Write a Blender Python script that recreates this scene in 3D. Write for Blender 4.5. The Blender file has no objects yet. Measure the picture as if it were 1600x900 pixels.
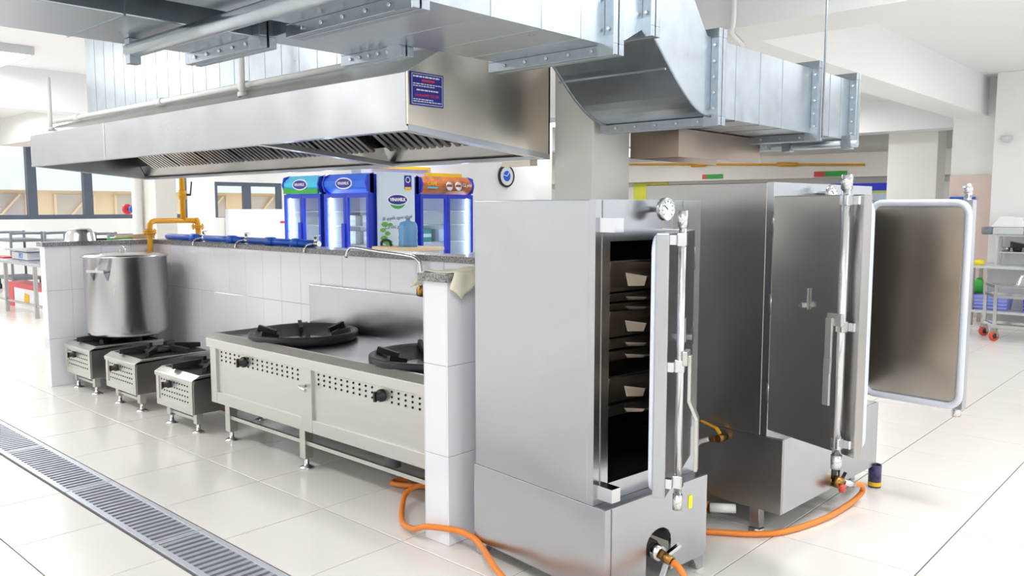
import bpy, bmesh, math, random
from mathutils import Vector, Matrix
random.seed(7)
SC = bpy.context.scene
COL = SC.collection
R = math.radians

# ------------------------------------------------------------------ camera
cam_d = bpy.data.cameras.new('camera'); cam = bpy.data.objects.new('camera', cam_d); COL.objects.link(cam)
cam.location = (0, 0, 1.48)
cam.rotation_euler = (math.pi / 2 - 0.0969, 0, 0.74025)
cam_d.sensor_width = 36; cam_d.lens = 1286.9 / 1600 * 36; cam_d.clip_end = 300
SC.camera = cam
# ------------------------------------------------------------------ sky and exposure
w = bpy.data.worlds.new('sky'); SC.world = w; w.use_nodes = True
bg = w.node_tree.nodes['Background']; bg.inputs[0].default_value = (0.93, 0.97, 1.0, 1); bg.inputs[1].default_value = 2.4
SC.view_settings.view_transform = 'Standard'; SC.view_settings.look = 'None'
SC.view_settings.gamma = 1; SC.view_settings.use_curve_mapping = False
SC.view_settings.exposure = -0.5
SC.cycles.use_denoising = True
SC.cycles.max_bounces = 9; SC.cycles.diffuse_bounces = 5; SC.cycles.glossy_bounces = 5
SC.cycles.transparent_max_bounces = 12; SC.cycles.sample_clamp_indirect = 8
LAMP_POWER = 58

# ------------------------------------------------------------------ helpers
def lin(c):
    return tuple(((v / 255) / 12.92 if v / 255 <= .04045 else ((v / 255 + .055) / 1.055) ** 2.4) for v in c) + (1,)

def mat(name, col, rough=.5, metal=0., var=0., scale=8., stretch=(1, 1, 1), rvar=0., bump=0., coat=0., emit=0., alpha=1., spec=.5, trans=0., col2=None):
    m = bpy.data.materials.new(name); m.use_nodes = True
    nt = m.node_tree; b = nt.nodes['Principled BSDF']
    c = lin(col)
    b.inputs['Base Color'].default_value = c; b.inputs['Roughness'].default_value = rough
    b.inputs['Metallic'].default_value = metal; b.inputs['Coat Weight'].default_value = coat
    b.inputs['Coat Roughness'].default_value = .05
    b.inputs['Specular IOR Level'].default_value = spec
    b.inputs['Alpha'].default_value = alpha
    b.inputs['Transmission Weight'].default_value = trans
    if emit:
        b.inputs['Emission Color'].default_value = c; b.inputs['Emission Strength'].default_value = emit
    if var or rvar or bump:
        tc = nt.nodes.new('ShaderNodeTexCoord'); mp = nt.nodes.new('ShaderNodeMapping'); mp.inputs['Scale'].default_value = stretch
        nz = nt.nodes.new('ShaderNodeTexNoise'); nz.inputs['Scale'].default_value = scale; nz.inputs['Detail'].default_value = 4
        nt.links.new(tc.outputs['Object'], mp.inputs[0]); nt.links.new(mp.outputs[0], nz.inputs['Vector'])
        if var:
            rp = nt.nodes.new('ShaderNodeValToRGB')
            c2 = lin(col2) if col2 else tuple(v * (1 - var) for v in c[:3]) + (1,)
            rp.color_ramp.elements[0].position = .3; rp.color_ramp.elements[0].color = c2
            rp.color_ramp.elements[1].position = .7; rp.color_ramp.elements[1].color = c
            nt.links.new(nz.outputs['Fac'], rp.inputs[0]); nt.links.new(rp.outputs[0], b.inputs['Base Color'])
        if rvar:
            mr = nt.nodes.new('ShaderNodeMapRange'); mr.inputs['To Min'].default_value = max(0.02, rough - rvar); mr.inputs['To Max'].default_value = rough + rvar
            nt.links.new(nz.outputs['Fac'], mr.inputs[0]); nt.links.new(mr.outputs[0], b.inputs['Roughness'])
        if bump:
            bp = nt.nodes.new('ShaderNodeBump'); bp.inputs['Strength'].default_value = bump; bp.inputs['Distance'].default_value = .01
            nt.links.new(nz.outputs['Fac'], bp.inputs['Height']); nt.links.new(bp.outputs[0], b.inputs['Normal'])
    return m

def steel_mat(name, col, rough, stretch, wave=.25):
    """brushed sheet: fine streaks in roughness plus slow dents in the normal"""
    m = mat(name, col, rough, 1., var=.012, scale=2.2, stretch=stretch)
    nt = m.node_tree; b = nt.nodes['Principled BSDF']
    tc = nt.nodes.new('ShaderNodeTexCoord'); nz = nt.nodes.new('ShaderNodeTexNoise')
    nz.inputs['Scale'].default_value = 2.4; nz.inputs['Detail'].default_value = 1
    bp = nt.nodes.new('ShaderNodeBump'); bp.inputs['Strength'].default_value = wave; bp.inputs['Distance'].default_value = .03
    nt.links.new(tc.outputs['Object'], nz.inputs['Vector']); nt.links.new(nz.outputs['Fac'], bp.inputs['Height']); nt.links.new(bp.outputs[0], b.inputs['Normal'])
    return m

M = {}
M['steel'] = steel_mat('brushed_steel', (184, 186, 190), .27, (40, 40, 1.2), .55)
M['steel_warm'] = steel_mat('warm_steel', (218, 208, 194), .27, (30, 30, 1.), .5)
M['steel_dark'] = steel_mat('dull_steel', (176, 173, 170), .30, (30, 30, 1.), .5)
M['steel_front'] = steel_mat('satin_steel', (204, 203, 198), .38, (1, 60, 60), .08)
M['steel_brown'] = steel_mat('brownish_steel', (158, 142, 130), .3, (30, 30, 1.), .4)  # darker, browner steel tone for the small hood
M['chrome'] = mat('chrome', (214, 215, 217), .2, 1.)
M['tray'] = mat('tray_steel', (182, 176, 170), .24, 1., rvar=.06, scale=10)
M['galv'] = mat('galvanised_sheet', (184, 193, 200), .31, 1., var=.10, scale=14, rvar=.08)
M['galv_dark'] = mat('galvanised_flange', (172, 181, 189), .38, 1., var=.15, scale=30, rvar=.08)
M['grate'] = mat('grate_frame_steel', (214, 217, 226), .48, .75, var=.06, scale=10)
M['slat'] = mat('grate_slat_steel', (190, 193, 202), .5, .7, var=.1, scale=12)
M['white_wall'] = mat('white_paint', (238, 238, 236), .6, var=.02, scale=2)
M['column_paint'] = mat('off_white_paint', (233, 231, 225), .6, var=.02, scale=2)
M['cream'] = mat('cream_paint', (238, 234, 224), .6, var=.02, scale=2)
M['pink'] = mat('pale_pink_wall_tile', (226, 205, 196), .3, var=.06, scale=3)
M['ceil'] = mat('ceiling_white', (240, 240, 240), .7, var=.01, scale=1)
M['tile'] = mat('white_glazed_tile', (232, 232, 238), .12, var=.015, scale=2, coat=.3)
M['grout'] = mat('grey_grout', (190, 188, 186), .8, var=.1, scale=30)
M['floor_tile'] = mat('polished_cream_tile', (234, 230, 224), .2, var=.025, scale=1.5, coat=.08)
M['floor_grout'] = mat('floor_grout', (112, 108, 104), .8, var=.2, scale=30)
M['granite'] = mat('speckled_granite', (176, 172, 172), .2, var=.6, scale=120, col2=(70, 68, 72))
M['iron'] = mat('black_cast_iron', (38, 40, 46), .45, .3, var=.4, scale=18, rvar=.12, bump=.3)
M['black'] = mat('black_plastic', (24, 25, 28), .4, var=.2, scale=20)
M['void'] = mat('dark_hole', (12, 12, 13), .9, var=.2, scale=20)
M['dark_metal'] = mat('dark_mottled_metal', (60, 58, 58), .5, .8, var=.3, scale=12)  # dark mottled metal for cabinet liners, filters and burner parts
M['yellow'] = mat('yellow_gas_paint', (240, 172, 22), .35, var=.08, scale=8)
M['bluepipe'] = mat('blue_pipe_plastic', (32, 98, 214), .35, var=.06, scale=8)
M['orange'] = mat('orange_rubber_hose', (236, 136, 48), .4, var=.1, scale=14)
M['darkorange'] = mat('worn_orange_hose', (196, 92, 44), .45, var=.15, scale=14)
M['brass'] = mat('brass', (176, 132, 74), .3, 1., var=.3, scale=40)
M['rubber'] = mat('white_silicone_gasket', (214, 218, 228), .35, var=.05, scale=6)
M['pvc'] = mat('white_pvc', (240, 240, 238), .35, var=.02, scale=8)
M['greyhose'] = mat('grey_braided_hose', (200, 202, 204), .4, .3, var=.15, scale=90)
M['frame'] = mat('slate_window_frame', (86, 96, 112), .45, var=.06, scale=6)
M['cloth'] = mat('cream_cotton_cloth', (232, 226, 204), .9, var=.08, scale=10, bump=.3)
M['red'] = mat('red_plastic', (214, 52, 62), .35, var=.08, scale=8)
M['wheel'] = mat('orange_red_wheel', (214, 78, 56), .45, var=.1, scale=10)
M['fridge'] = mat('royal_blue_metal', (38, 62, 196), .35, var=.05, scale=4)
M['fridge_in'] = mat('white_liner', (236, 240, 244), .5, var=.02, scale=4)
M['led'] = mat('led_strip', (235, 245, 255), .5, emit=30, var=0)
M['paper'] = mat('white_paper', (240, 242, 246), .6, var=.02, scale=3)
M['poster'] = mat('pale_blue_poster', (214, 230, 246), .5, var=.04, scale=1.5)
M['navy'] = mat('navy_print', (44, 40, 150), .45, var=.05, scale=5)
M['sign_blue'] = mat('sign_blue', (34, 40, 148), .35, var=.05, scale=8)
M['white_ink'] = mat('white_ink', (246, 246, 250), .5, var=.01, scale=5)
M['red_ink'] = mat('red_ink', (226, 58, 66), .5, var=.03, scale=8)
M['grey_ink'] = mat('grey_ink', (92, 98, 110), .6, var=.05, scale=5)
M['green'] = mat('green_print', (62, 178, 74), .5, var=.25, scale=3)
M['leaf'] = mat('leaf_print', (112, 190, 84), .5, var=.3, scale=6)
M['sky_print'] = mat('sky_print', (74, 196, 232), .45, var=.2, scale=2, emit=.25)
M['header_blue'] = mat('blue_header_print', (44, 108, 226), .45, var=.2, scale=2, emit=.25)
M['brown_print'] = mat('brown_header_print', (112, 56, 36), .45, var=.5, scale=4, col2=(206, 122, 58), emit=.1)
M['amber'] = mat('amber_print', (248, 196, 40), .5, var=.08, scale=3)
M['lime'] = mat('lime_print', (182, 222, 84), .5, var=.3, scale=2, col2=(248, 232, 60))
M['water'] = mat('blue_water_bottle', (120, 178, 226), .12, var=.1, scale=5, trans=.35)
M['wood'] = mat('pale_wood', (226, 200, 160), .6, var=.12, scale=5, stretch=(1, 8, 8))
M['crate_blue'] = mat('blue_crate', (44, 70, 226), .45, var=.06, scale=5)
M['crate_pale'] = mat('pale_violet_crate', (150, 160, 226), .45, var=.06, scale=5)
M['grey'] = mat('grey_plastic', (124, 130, 138), .5, var=.06, scale=5)
M['light_grey'] = mat('light_grey_enamel', (206, 210, 214), .4, var=.05, scale=5)
M['facade'] = mat('peach_facade', (240, 214, 178), .8, var=.05, scale=1)
M['facade_win'] = mat('facade_window', (208, 196, 184), .4, var=.15, scale=1.5)
M['diffuser'] = mat('lamp_diffuser', (255, 255, 255), .5, emit=5)
M['purple_can'] = mat('purple_can_print', (96, 84, 140), .35, var=.75, scale=26, col2=(26, 24, 40))
M['gauge_face'] = mat('gauge_face', (226, 230, 230), .4, var=.05, scale=30)
M['teal'] = mat('teal_plastic', (42, 140, 130), .45, var=.1, scale=8)
M['yellow_tag'] = mat('yellow_sticker', (250, 232, 40), .5, var=.04, scale=8)
gm = bpy.data.materials.new('clear_glass'); gm.use_nodes = True; nt = gm.node_tree
tb = nt.nodes.new('ShaderNodeBsdfTransparent'); tb.inputs[0].default_value = (.93, .97, .98, 1)
gb = nt.nodes.new('ShaderNodeBsdfGlossy'); gb.inputs['Roughness'].default_value = .03
mx = nt.nodes.new('ShaderNodeMixShader'); mx.inputs[0].default_value = .06; nt.links.new(tb.outputs[0], mx.inputs[1]); nt.links.new(gb.outputs[0], mx.inputs[2])
nt.links.new(mx.outputs[0], nt.nodes['Material Output'].inputs[0]); M['glass'] = gm

class MB:
    def __init__(s): s.v = []; s.f = []; s.sm = []
    def add(s, vs, fs, smooth=False):
        n = len(s.v); s.v += [Vector(v) for v in vs]; s.f += [tuple(i + n for i in f) for f in fs]; s.sm += [smooth] * len(fs); return s
    def box(s, x0, x1, y0, y1, z0, z1):
        return s.add([(x0, y0, z0), (x1, y0, z0), (x1, y1, z0), (x0, y1, z0), (x0, y0, z1), (x1, y0, z1), (x1, y1, z1), (x0, y1, z1)],
                     [(0, 3, 2, 1), (4, 5, 6, 7), (0, 1, 5, 4), (1, 2, 6, 5), (2, 3, 7, 6), (3, 0, 4, 7)])
    def prism(s, pts, axis, a, b):
        """pts: 2-D outline (counter-clockwise), extruded along axis from a to b"""
        def p(u, v, t): return {'x': (t, u, v), 'y': (u, t, v), 'z': (u, v, t)}[axis]
        n = len(pts)
        return s.add([p(u, v, a) for u, v in pts] + [p(u, v, b) for u, v in pts],
                     [tuple(range(n))[::-1], tuple(range(n, 2 * n))] + [(i, (i + 1) % n, (i + 1) % n + n, i + n) for i in range(n)])
    def tube(s, path, r, seg=10, caps=True):
        P = [Vector(p) for p in path]; rings = []
        up = None
        for i, p in enumerate(P):
            t = (P[min(i + 1, len(P) - 1)] - P[max(i - 1, 0)]).normalized()
            if up is None:
                up = Vector((0, 0, 1)) if abs(t.z) < .9 else Vector((1, 0, 0))
            a = t.cross(up).normalized(); up = a.cross(t).normalized()
            rr = r[i] if isinstance(r, (list, tuple)) else r
            rings.append([p + (a * math.cos(q) + up * math.sin(q)) * rr for q in [2 * math.pi * k / seg for k in range(seg)]])
        n0 = len(s.v)
        s.v += [v for ring in rings for v in ring]
        for i in range(len(P) - 1):
            for k in range(seg):
                s.f.append((n0 + i * seg + k, n0 + i * seg + (k + 1) % seg, n0 + (i + 1) * seg + (k + 1) % seg, n0 + (i + 1) * seg + k)); s.sm.append(True)
        if caps:
            s.f.append(tuple(n0 + k for k in range(seg))[::-1]); s.sm.append(False)
            s.f.append(tuple(n0 + (len(P) - 1) * seg + k for k in range(seg))); s.sm.append(False)
        return s
    def lathe(s, prof, c, seg=32, axis=(0, 0, 1)):
        """prof: list of (radius, height) along axis from c"""
        ax = Vector(axis).normalized(); a = ax.orthogonal().normalized(); b = ax.cross(a); c = Vector(c); n0 = len(s.v)
        for r_, h in prof:
            for k in range(seg):
                q = 2 * math.pi * k / seg; s.v.append(c + ax * h + (a * math.cos(q) + b * math.sin(q)) * max(r_, 1e-4))
        for i in range(len(prof) - 1):
            for k in range(seg):
                s.f.append((n0 + i * seg + k, n0 + i * seg + (k + 1) % seg, n0 + (i + 1) * seg + (k + 1) % seg, n0 + (i + 1) * seg + k)); s.sm.append(True)
        return s
    def cyl(s, p0, p1, r, seg=16): return s.tube([p0, p1], r, seg)
    def bar(s, p0, p1, wd, ht):
        """rectangular bar between two points"""
        p0 = Vector(p0); p1 = Vector(p1); t = (p1 - p0).normalized(); up = Vector((0, 0, 1)) if abs(t.z) < .9 else Vector((1, 0, 0))
        a = t.cross(up).normalized(); u = a.cross(t).normalized(); vs = []
        for p in (p0, p1):
            for i, j in ((-1, -1), (1, -1), (1, 1), (-1, 1)): vs.append(p + a * wd / 2 * i + u * ht / 2 * j)
        return s.add(vs, [(0, 1, 2, 3), (7, 6, 5, 4), (0, 4, 5, 1), (1, 5, 6, 2), (2, 6, 7, 3), (3, 7, 4, 0)])
    def build(s, name, m, parent=None, local=False, bev=0., label=None, kind=None, seg=2):
        me = bpy.data.meshes.new(name)
        vs = s.v
        if parent and not local:
            root = parent
            while root.parent: root = root.parent
            inv = (Matrix.Translation(root.location) @ root.rotation_euler.to_matrix().to_4x4()).inverted()
            vs = [inv @ v for v in vs]
        me.from_pydata([tuple(v) for v in vs], [], s.f); me.update()
        b = bmesh.new(); b.from_mesh(me); bmesh.ops.recalc_face_normals(b, faces=b.faces); b.to_mesh(me); b.free()
        for p, f in zip(me.polygons, s.sm): p.use_smooth = f
        me.materials.append(M[m] if isinstance(m, str) else m)
        o = bpy.data.objects.new(name, me); COL.objects.link(o)
        if parent: o.parent = parent
        if bev:
            md = o.modifiers.new('bevel', 'BEVEL'); md.width = bev; md.segments = seg; md.limit_method = 'ANGLE'; md.angle_limit = R(40)
        if label: o['label'] = label
        if kind: o['kind'] = kind
        return o

def tag(o, label, cat, group=None):
    o['label'] = label; o['category'] = cat
    if group: o['group'] = group
    return o
def thing(name, loc, label, cat, group=None, rz=0.):
    o = bpy.data.objects.new(name, None); COL.objects.link(o); o.location = loc; o.rotation_euler = (0, 0, rz); o.empty_display_size = .1
    return tag(o, label, cat, group)
def struct(o, label=None):
    o['kind'] = 'structure'
    if label: o['label'] = label
    return o
def box(*a): return MB().box(*a)
def smooth_path(pts, n=8):
    """Catmull-Rom through points"""
    P = [Vector(p) for p in pts]; P = [P[0] * 2 - P[1]] + P + [P[-1] * 2 - P[-2]]; out = []
    for i in range(1, len(P) - 2):
        for k in range(n):
            t = k / n; a, b, c, d = P[i - 1], P[i], P[i + 1], P[i + 2]
            out.append(.5 * ((2 * b) + (c - a) * t + (2 * a - 5 * b + 4 * c - d) * t * t + (3 * b - a - 3 * c + d) * t ** 3))
    out.append(P[-2]); return out
def lettering(text, size, m, parent, origin, right, up, name='lettering', align='CENTER', local=False, extrude=.0008, shear=0., bold=0.):
    cu = bpy.data.curves.new(name, 'FONT'); cu.body = text; cu.size = size; cu.align_x = align; cu.align_y = 'CENTER'; cu.extrude = extrude; cu.shear = shear; cu.offset = bold
    cu.resolution_u = 2
    t = bpy.data.objects.new('t', cu); COL.objects.link(t)
    dg = bpy.context.evaluated_depsgraph_get(); me = bpy.data.meshes.new_from_object(t.evaluated_get(dg)); bpy.data.objects.remove(t)
    r = Vector(right).normalized(); u = Vector(up).normalized(); n = r.cross(u); o_ = Vector(origin)
    mb = MB(); mb.v = [o_ + r * v.co.x + u * v.co.y + n * v.co.z for v in me.vertices]
    mb.f = [tuple(p.vertices) for p in me.polygons]; mb.sm = [False] * len(mb.f)
    bpy.data.meshes.remove(me)
    return mb.build(name, m, parent, local=local)
def copy_tree(o, parent=None):
    c = o.copy(); COL.objects.link(c); c.parent = parent
    for ch in list(o.children): copy_tree(ch, c)
    return c

# ================================================================== SETTING
CZ = 3.2                                        # ceiling
X0, X1, Y0, Y1 = -18.5, 5.0, -5.0, 19.4
# floor with drain channel recess (Y 1.505..1.755)
DR = (1.505, 1.755)
fb = MB().box(X0, X1, Y0, DR[0], -.15, -.004).box(X0, X1, DR[1], Y1, -.15, -.004).box(X0, X1, DR[0], DR[1], -.3, -.14)
floor = struct(fb.build('floor', 'floor_grout'), 'polished cream square floor tiles with thin grey joints')
TS = .6; TX = -2.759; TY = 2.290; G = .003
tiles = []
i0 = math.floor((X0 - TX) / TS); j0 = math.floor((Y0 - TY) / TS)
for i in range(i0, i0 + 41):
    for j in range(j0, j0 + 31):
        x0 = max(TX + i * TS, X0); x1 = min(TX + (i + 1) * TS, X1); y0 = max(TY + j * TS, Y0); y1 = min(TY + (j + 1) * TS, Y1)
        if x1 - x0 < .02 or y1 - y0 < .02: continue
        for a, b in (((y0, min(y1, DR[0] - .008)), (max(y0, DR[1] + .008), y1)) if (y0 < DR[1] and y1 > DR[0]) else ((y0, y1),)):
            if b - a < .02: continue
            c = ((x0 + x1) / 2, (a + b) / 2)
            dx = c[0]; dy = c[1]
            fw = -math.sin(.74025) * dx + math.cos(.74025) * dy; rt = math.cos(.74025) * dx + math.sin(.74025) * dy
            vis = fw > 1.2 and abs(rt) < fw * .66 + .4
            tiles.append((0 if vis else 1, fw if vis else 99, x0, x1, a, b))
tiles.sort()
shared = {}
rest = MB()
for k, (nv, fw, x0, x1, a, b) in enumerate(tiles):
    if k < 300 and not nv:
        key = (round(x1 - x0, 3), round(b - a, 3))
        hx = (x1 - x0) / 2 - G; hy = (b - a) / 2 - G
        if key not in shared:
            mb = MB(); c = .0015
            mb.add([(-hx, -hy, -.01), (hx, -hy, -.01), (hx, hy, -.01), (-hx, hy, -.01), (-hx, -hy, -c), (hx, -hy, -c), (hx, hy, -c), (-hx, hy, -c),
                    (-hx + c, -hy + c, 0), (hx - c, -hy + c, 0), (hx - c, hy - c, 0), (-hx + c, hy - c, 0)],
                   [(8, 9, 10, 11)] + [(q, (q + 1) % 4, (q + 1) % 4 + 4, q + 4) for q in range(4)] + [(q + 4, (q + 1) % 4 + 4, (q + 1) % 4 + 8, q + 8) for q in range(4)])
            o = mb.build('floor_tile', 'floor_tile', floor); shared[key] = o.data
        else:
            o = bpy.data.objects.new('floor_tile', shared[key]); COL.objects.link(o); o.parent = floor
        o.location = ((x0 + x1) / 2, (a + b) / 2, random.uniform(-.0004, .0004))
    else:
        rest.box(x0 + G, x1 - G, a + G, b - G, -.01, 0)
o = rest.build('floor_tile_field', 'floor_tile', floor); o['kind'] = 'stuff'

# walls: wall_left with two window openings, back wall, the two walls behind the camera with daylight windows
W1 = (-1.0, 9.1, 1.25, 2.9); W2 = (9.78, 11.6, 1.17, 2.1)
wl = MB().box(X0 - .25, X0, Y0, Y1, -.15, W1[2]).box(X0 - .25, X0, Y0, Y1, W1[3], CZ)
wl.box(X0 - .25, X0, Y0, W1[0], W1[2], W1[3]).box(X0 - .25, X0, W1[1], W2[0], W1[2], W1[3]).box(X0 - .25, X0, W2[1], Y1, W1[2], W1[3]).box(X0 - .25, X0, W2[0], W2[1], W2[3], W1[3])
struct(wl.build('wall_left', 'white_wall'), 'white tiled far wall below the row of windows')
def window(n, y0, y1, z0, z1, mull, label):
    fm = MB(); t = .09; x0, x1 = X0 - .18, X0 - .04
    fm.box(x0, x1, y0, y1, z0, z0 + t).box(x0, x1, y0, y1, z1 - t, z1).box(x0, x1, y0, y0 + t, z0 + t, z1 - t).box(x0, x1, y1 - t, y1, z0 + t, z1 - t)
    wn = struct(fm.build('window_%d' % n, 'frame'), label)
    ys = [y0 + t] + sorted(mull) + [y1 - t]
    for m_ in mull: box(x0 + .01, x1 + .01, m_ - .085, m_ + .085, z0 + t, z1 - t).build('mullion', 'frame', wn)
    for a, b in zip(ys[:-1], ys[1:]): box(X0 - .12, X0 - .112, a + .0, b - .0, z0 + t, z1 - t).build('pane', 'glass', wn)
window(1, *W1, [1.1, 3.4, 4.65, 5.86, 6.94, 8.0], 'slate framed strip window above the white wall at far left')
window(2, *W2, [10.66], 'small slate framed window left of the blue fridges')
struct(box(X0, -3.05, Y1, Y1 + .2, -.15, CZ).build('wall_back', 'column_paint'), 'cream far wall behind the steam cabinets')
struct(MB().box(-3.25, -.2, 12.5, 12.7, 0, CZ).box(-.2, X1, 12.5, 12.7, 0, .6).box(-.2, X1, 12.5, 12.7, 2.8, CZ).box(2.2, 2.5, 12.5, 12.7, .6, 2.8).box(-3.25, -3.05, 12.7, Y1, 0, CZ).build('wall_recess', 'white_wall'), 'white wall behind the steel bench')  # openings at the unseen right end added for bright cabinet reflections
struct(box(-3.249, -2.66, 12.46, 12.499, .0, 1.92).build('wall_panel', 'pink'), 'pale pink tiled strip of the wall beside the bench')
struct(box(-10.95, -10.7, 8.15, 12.9, 0, CZ).build('wall_inner', 'white_wall'), 'white wall carrying the round clock')
wr = MB()   # wall_right: daylight openings
wr.box(X1, X1 + .2, Y0, 12.7, -.15, .6).box(X1, X1 + .2, Y0, 12.7, 2.95, CZ)
for a in (-5, -1.7, 1.7, 5.1, 8.5, 12.1): wr.box(X1, X1 + .2, a, a + .4, .6, 2.95)
struct(wr.build('wall_right', 'white_wall'))
wf = MB().box(X0, X1, Y0 - .2, Y0, -.15, 1.1).box(X0, X1, Y0 - .2, Y0, 2.6, CZ)
for k in range(8): wf.box(X0 + k * 3.3, X0 + k * 3.3 + 1.5, Y0 - .2, Y0, 1.1, 2.6)
struct(wf.build('wall_front', 'white_wall'))
struct(box(X0 - .25, X1 + .2, Y0 - .2, Y1 + .2, CZ, CZ + .2).build('ceiling', 'ceil'), 'flat white ceiling')
tn = [0]
def trim(mb, m, label=None, bev=0):
    tn[0] += 1; return struct(mb.build('trim_%d' % tn[0], m, bev=bev), label)
trim(box(-11.7, -11.4, Y0, Y1, 2.7, CZ), 'ceil', 'white ceiling beam at far left')
trim(box(X0, X1, 5.28, 5.8, 2.7, CZ), 'ceil', 'white ceiling beam crossing above the lower duct')
trim(box(-3.25, -2.83, 5.8, 13.9, 2.7, CZ), 'ceil', 'cream ceiling beam running back from the cross beam')
trim(box(-10.0, X1, 13.9, 14.4, 2.7, CZ), 'ceil', 'white ceiling beam resting on the far right column')
trim(box(X0, -3.26, Y1 - .35, Y1, 2.18, 2.72), 'cream', 'cream soffit across the far wall')
def column(x0, x1, y0, y1, m, label):
    return struct(box(x0, x1, y0, y1, 0, CZ).build('column', m, bev=.008), label)
column(-2.77, -2.517, 3.36, 3.68, 'column_paint', 'off-white square column behind the nearer steam cabinet')
column(-4.71, -3.95, 14.4, 14.86, 'column_paint', 'off-white column behind the open door of the wider cabinet')
column(-9.1, -8.638, 3.9, 4.13, 'column_paint', 'off-white column behind the yellow gas pipe')
column(-2.66, -1.2, 12.1, 12.5, 'white_wall', 'white column at the far right')

# outside: the neighbouring building
nb = thing('neighbour_building', (-26, 8, -4), 'peach neighbouring building with slanted open windows seen through the glass', 'building')
box(-27, -26, -6, 26, -4, 1.98).build('wall', 'facade', nb)
box(-27, -25.5, -6, 26, 1.98, 2.35).build('eave', 'white_wall', nb)
box(-27.6, -26.6, -6, 26, 2.35, 3.3).build('upper_wall', 'paper', nb)
for k, y in enumerate((6.9, 8.75, 10.45, 13.0, 14.9, 16.8)):
    wn = MB().box(-26.03, -25.96, y, y + 1.15, 1.12, 1.88).build('window', 'facade_win', nb)
    MB().bar((-25.93, y + .35, 1.15), (-25.85, y + .95, 1.86), .1, .05).build('sash', 'facade', wn)
    MB().bar((-25.93, y + .03, 1.12), (-25.93, y + .03, 1.88), .06, .06).bar((-25.93, y + 1.12, 1.12), (-25.93, y + 1.12, 1.88), .06, .06).build('window_frame', 'facade', wn)
g = box(-60, X0 - .25, -40, 60, -4.2, -4.0).build('ground_outside', 'facade'); struct(g, 'pale paving outside the windows')

# ---------------------------------------------------------------- tiled partition round the stoves
PT = 1.165
pm = MB().box(-7.46, -2.77, 3.304, 3.46, 0, PT).box(-7.46, -7.359, 2.394, 3.304, 0, PT).box(-2.706, -2.564, 2.394, 3.36, 0, PT)
part = struct(pm.build('wall_partition', 'grout'), 'low U-shaped white tiled partition wall around the stoves')
tm = {}
def wtile(w_, h_, loc, face):
    key = (round(w_, 3), round(h_, 3), face)
    if key not in tm:
        a = w_ / 2 - .001; b = h_ / 2 - .001; c = .0015; t = .006
        pts = [(-a, -b, 0), (a, -b, 0), (a, b, 0), (-a, b, 0), (-a, -b, t - c), (a, -b, t - c), (a, b, t - c), (-a, b, t - c), (-a + c, -b + c, t), (a - c, -b + c, t), (a - c, b - c, t), (-a + c, b - c, t)]
        def mp(u, v, n): return {'-y': (u, -n, v), '+x': (n, u, v), '-x': (-n, u, v), '+y': (u, n, v)}[face]
        o = MB().add([mp(*p) for p in pts], [(8, 9, 10, 11)] + [(q, (q + 1) % 4, (q + 1) % 4 + 4, q + 4) for q in range(4)] + [(q + 4, (q + 1) % 4 + 4, (q + 1) % 4 + 8, q + 8) for q in range(4)]).build('wall_tile', 'tile', part)
        tm[key] = o.data
    else:
        o = bpy.data.objects.new('wall_tile', tm[key]); COL.objects.link(o); o.parent = part
    o.location = loc
def tile_run(u0, u1, start, fix, face):
    us = [u0]; k = start
    while k < u1 - .01:
        if k > u0 + .01: us.append(k)
        k += .25
    us.append(u1)
    for a, b in zip(us[:-1], us[1:]):
        for z0, z1 in ((0, .4), (.4, .8), (.8, PT)):
            c = (a + b) / 2; z = (z0 + z1) / 2
            wtile(b - a, z1 - z0, (c, fix, z) if 'y' in face else (fix, c, z), face)
tile_run(-7.359, -2.77, -7.304, 3.304, '-y')
tile_run(2.388, 3.3, 2.585, -7.359, '+x')
tile_run(-7.46, -7.359, -9, 2.394, '-y')
tile_run(2.388, 3.46, 2.585, -7.46, '-x')
tile_run(-2.706, -2.564, -9, 2.394, '-y')
tile_run(2.388, 3.35, 2.64, -2.564, '+x')
tile_run(2.388, 3.3, 2.585, -2.706, '-x')
cp = MB().box(-7.48, -2.77, 3.285, 3.49, PT, PT + .035).box(-7.48, -7.34, 2.37, 3.285, PT, PT + .035).box(-2.725, -2.545, 2.37, 3.36, PT, PT + .035)
cp.build('coping', 'granite', part, label='grey speckled granite coping')

# ---------------------------------------------------------------- floor drain grates
for k in range(1, 7):
    xa = -8.58 + k * 1.01; xb = xa + 1.004
    gname = ['', 'just beyond the left photo edge', 'cut by the left photo edge', 'second whole one from the bottom edge', 'nearest whole one, beside the wide stove', 'cut by the bottom photo edge', 'just beyond the bottom photo edge'][k]
    gr = thing('drain_grate', (xa, 1.63, 0), 'slotted steel floor drain grate, ' + gname, 'grate', 'drain grates in the floor channel')
    z = .004
    MB().box(xa, xb, 1.508, 1.536, -.03, z).box(xa, xb, 1.724, 1.752, -.03, z).box(xa, xa + .012, 1.536, 1.724, -.03, z - .001).box(xb - .012, xb, 1.536, 1.724, -.03, z - .001).build('frame', 'grate', gr, bev=.001)
    o0 = None
    for q in range(21):
        xs = xa + .036 + q * .0466
        if o0 is None: o0 = box(xs - .011, xs + .013, 1.536, 1.724, -.028, z - .002).build('slat', 'slat', gr)
        else:
            c = o0.copy(); COL.objects.link(c); c.parent = gr; c.location = (q * .0466, 0, 0)
struct(box(-8.6, -1.45, 1.5, 1.76, -.139, -.135).build('trim_drain', 'void'), 'dark drain channel')

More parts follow.
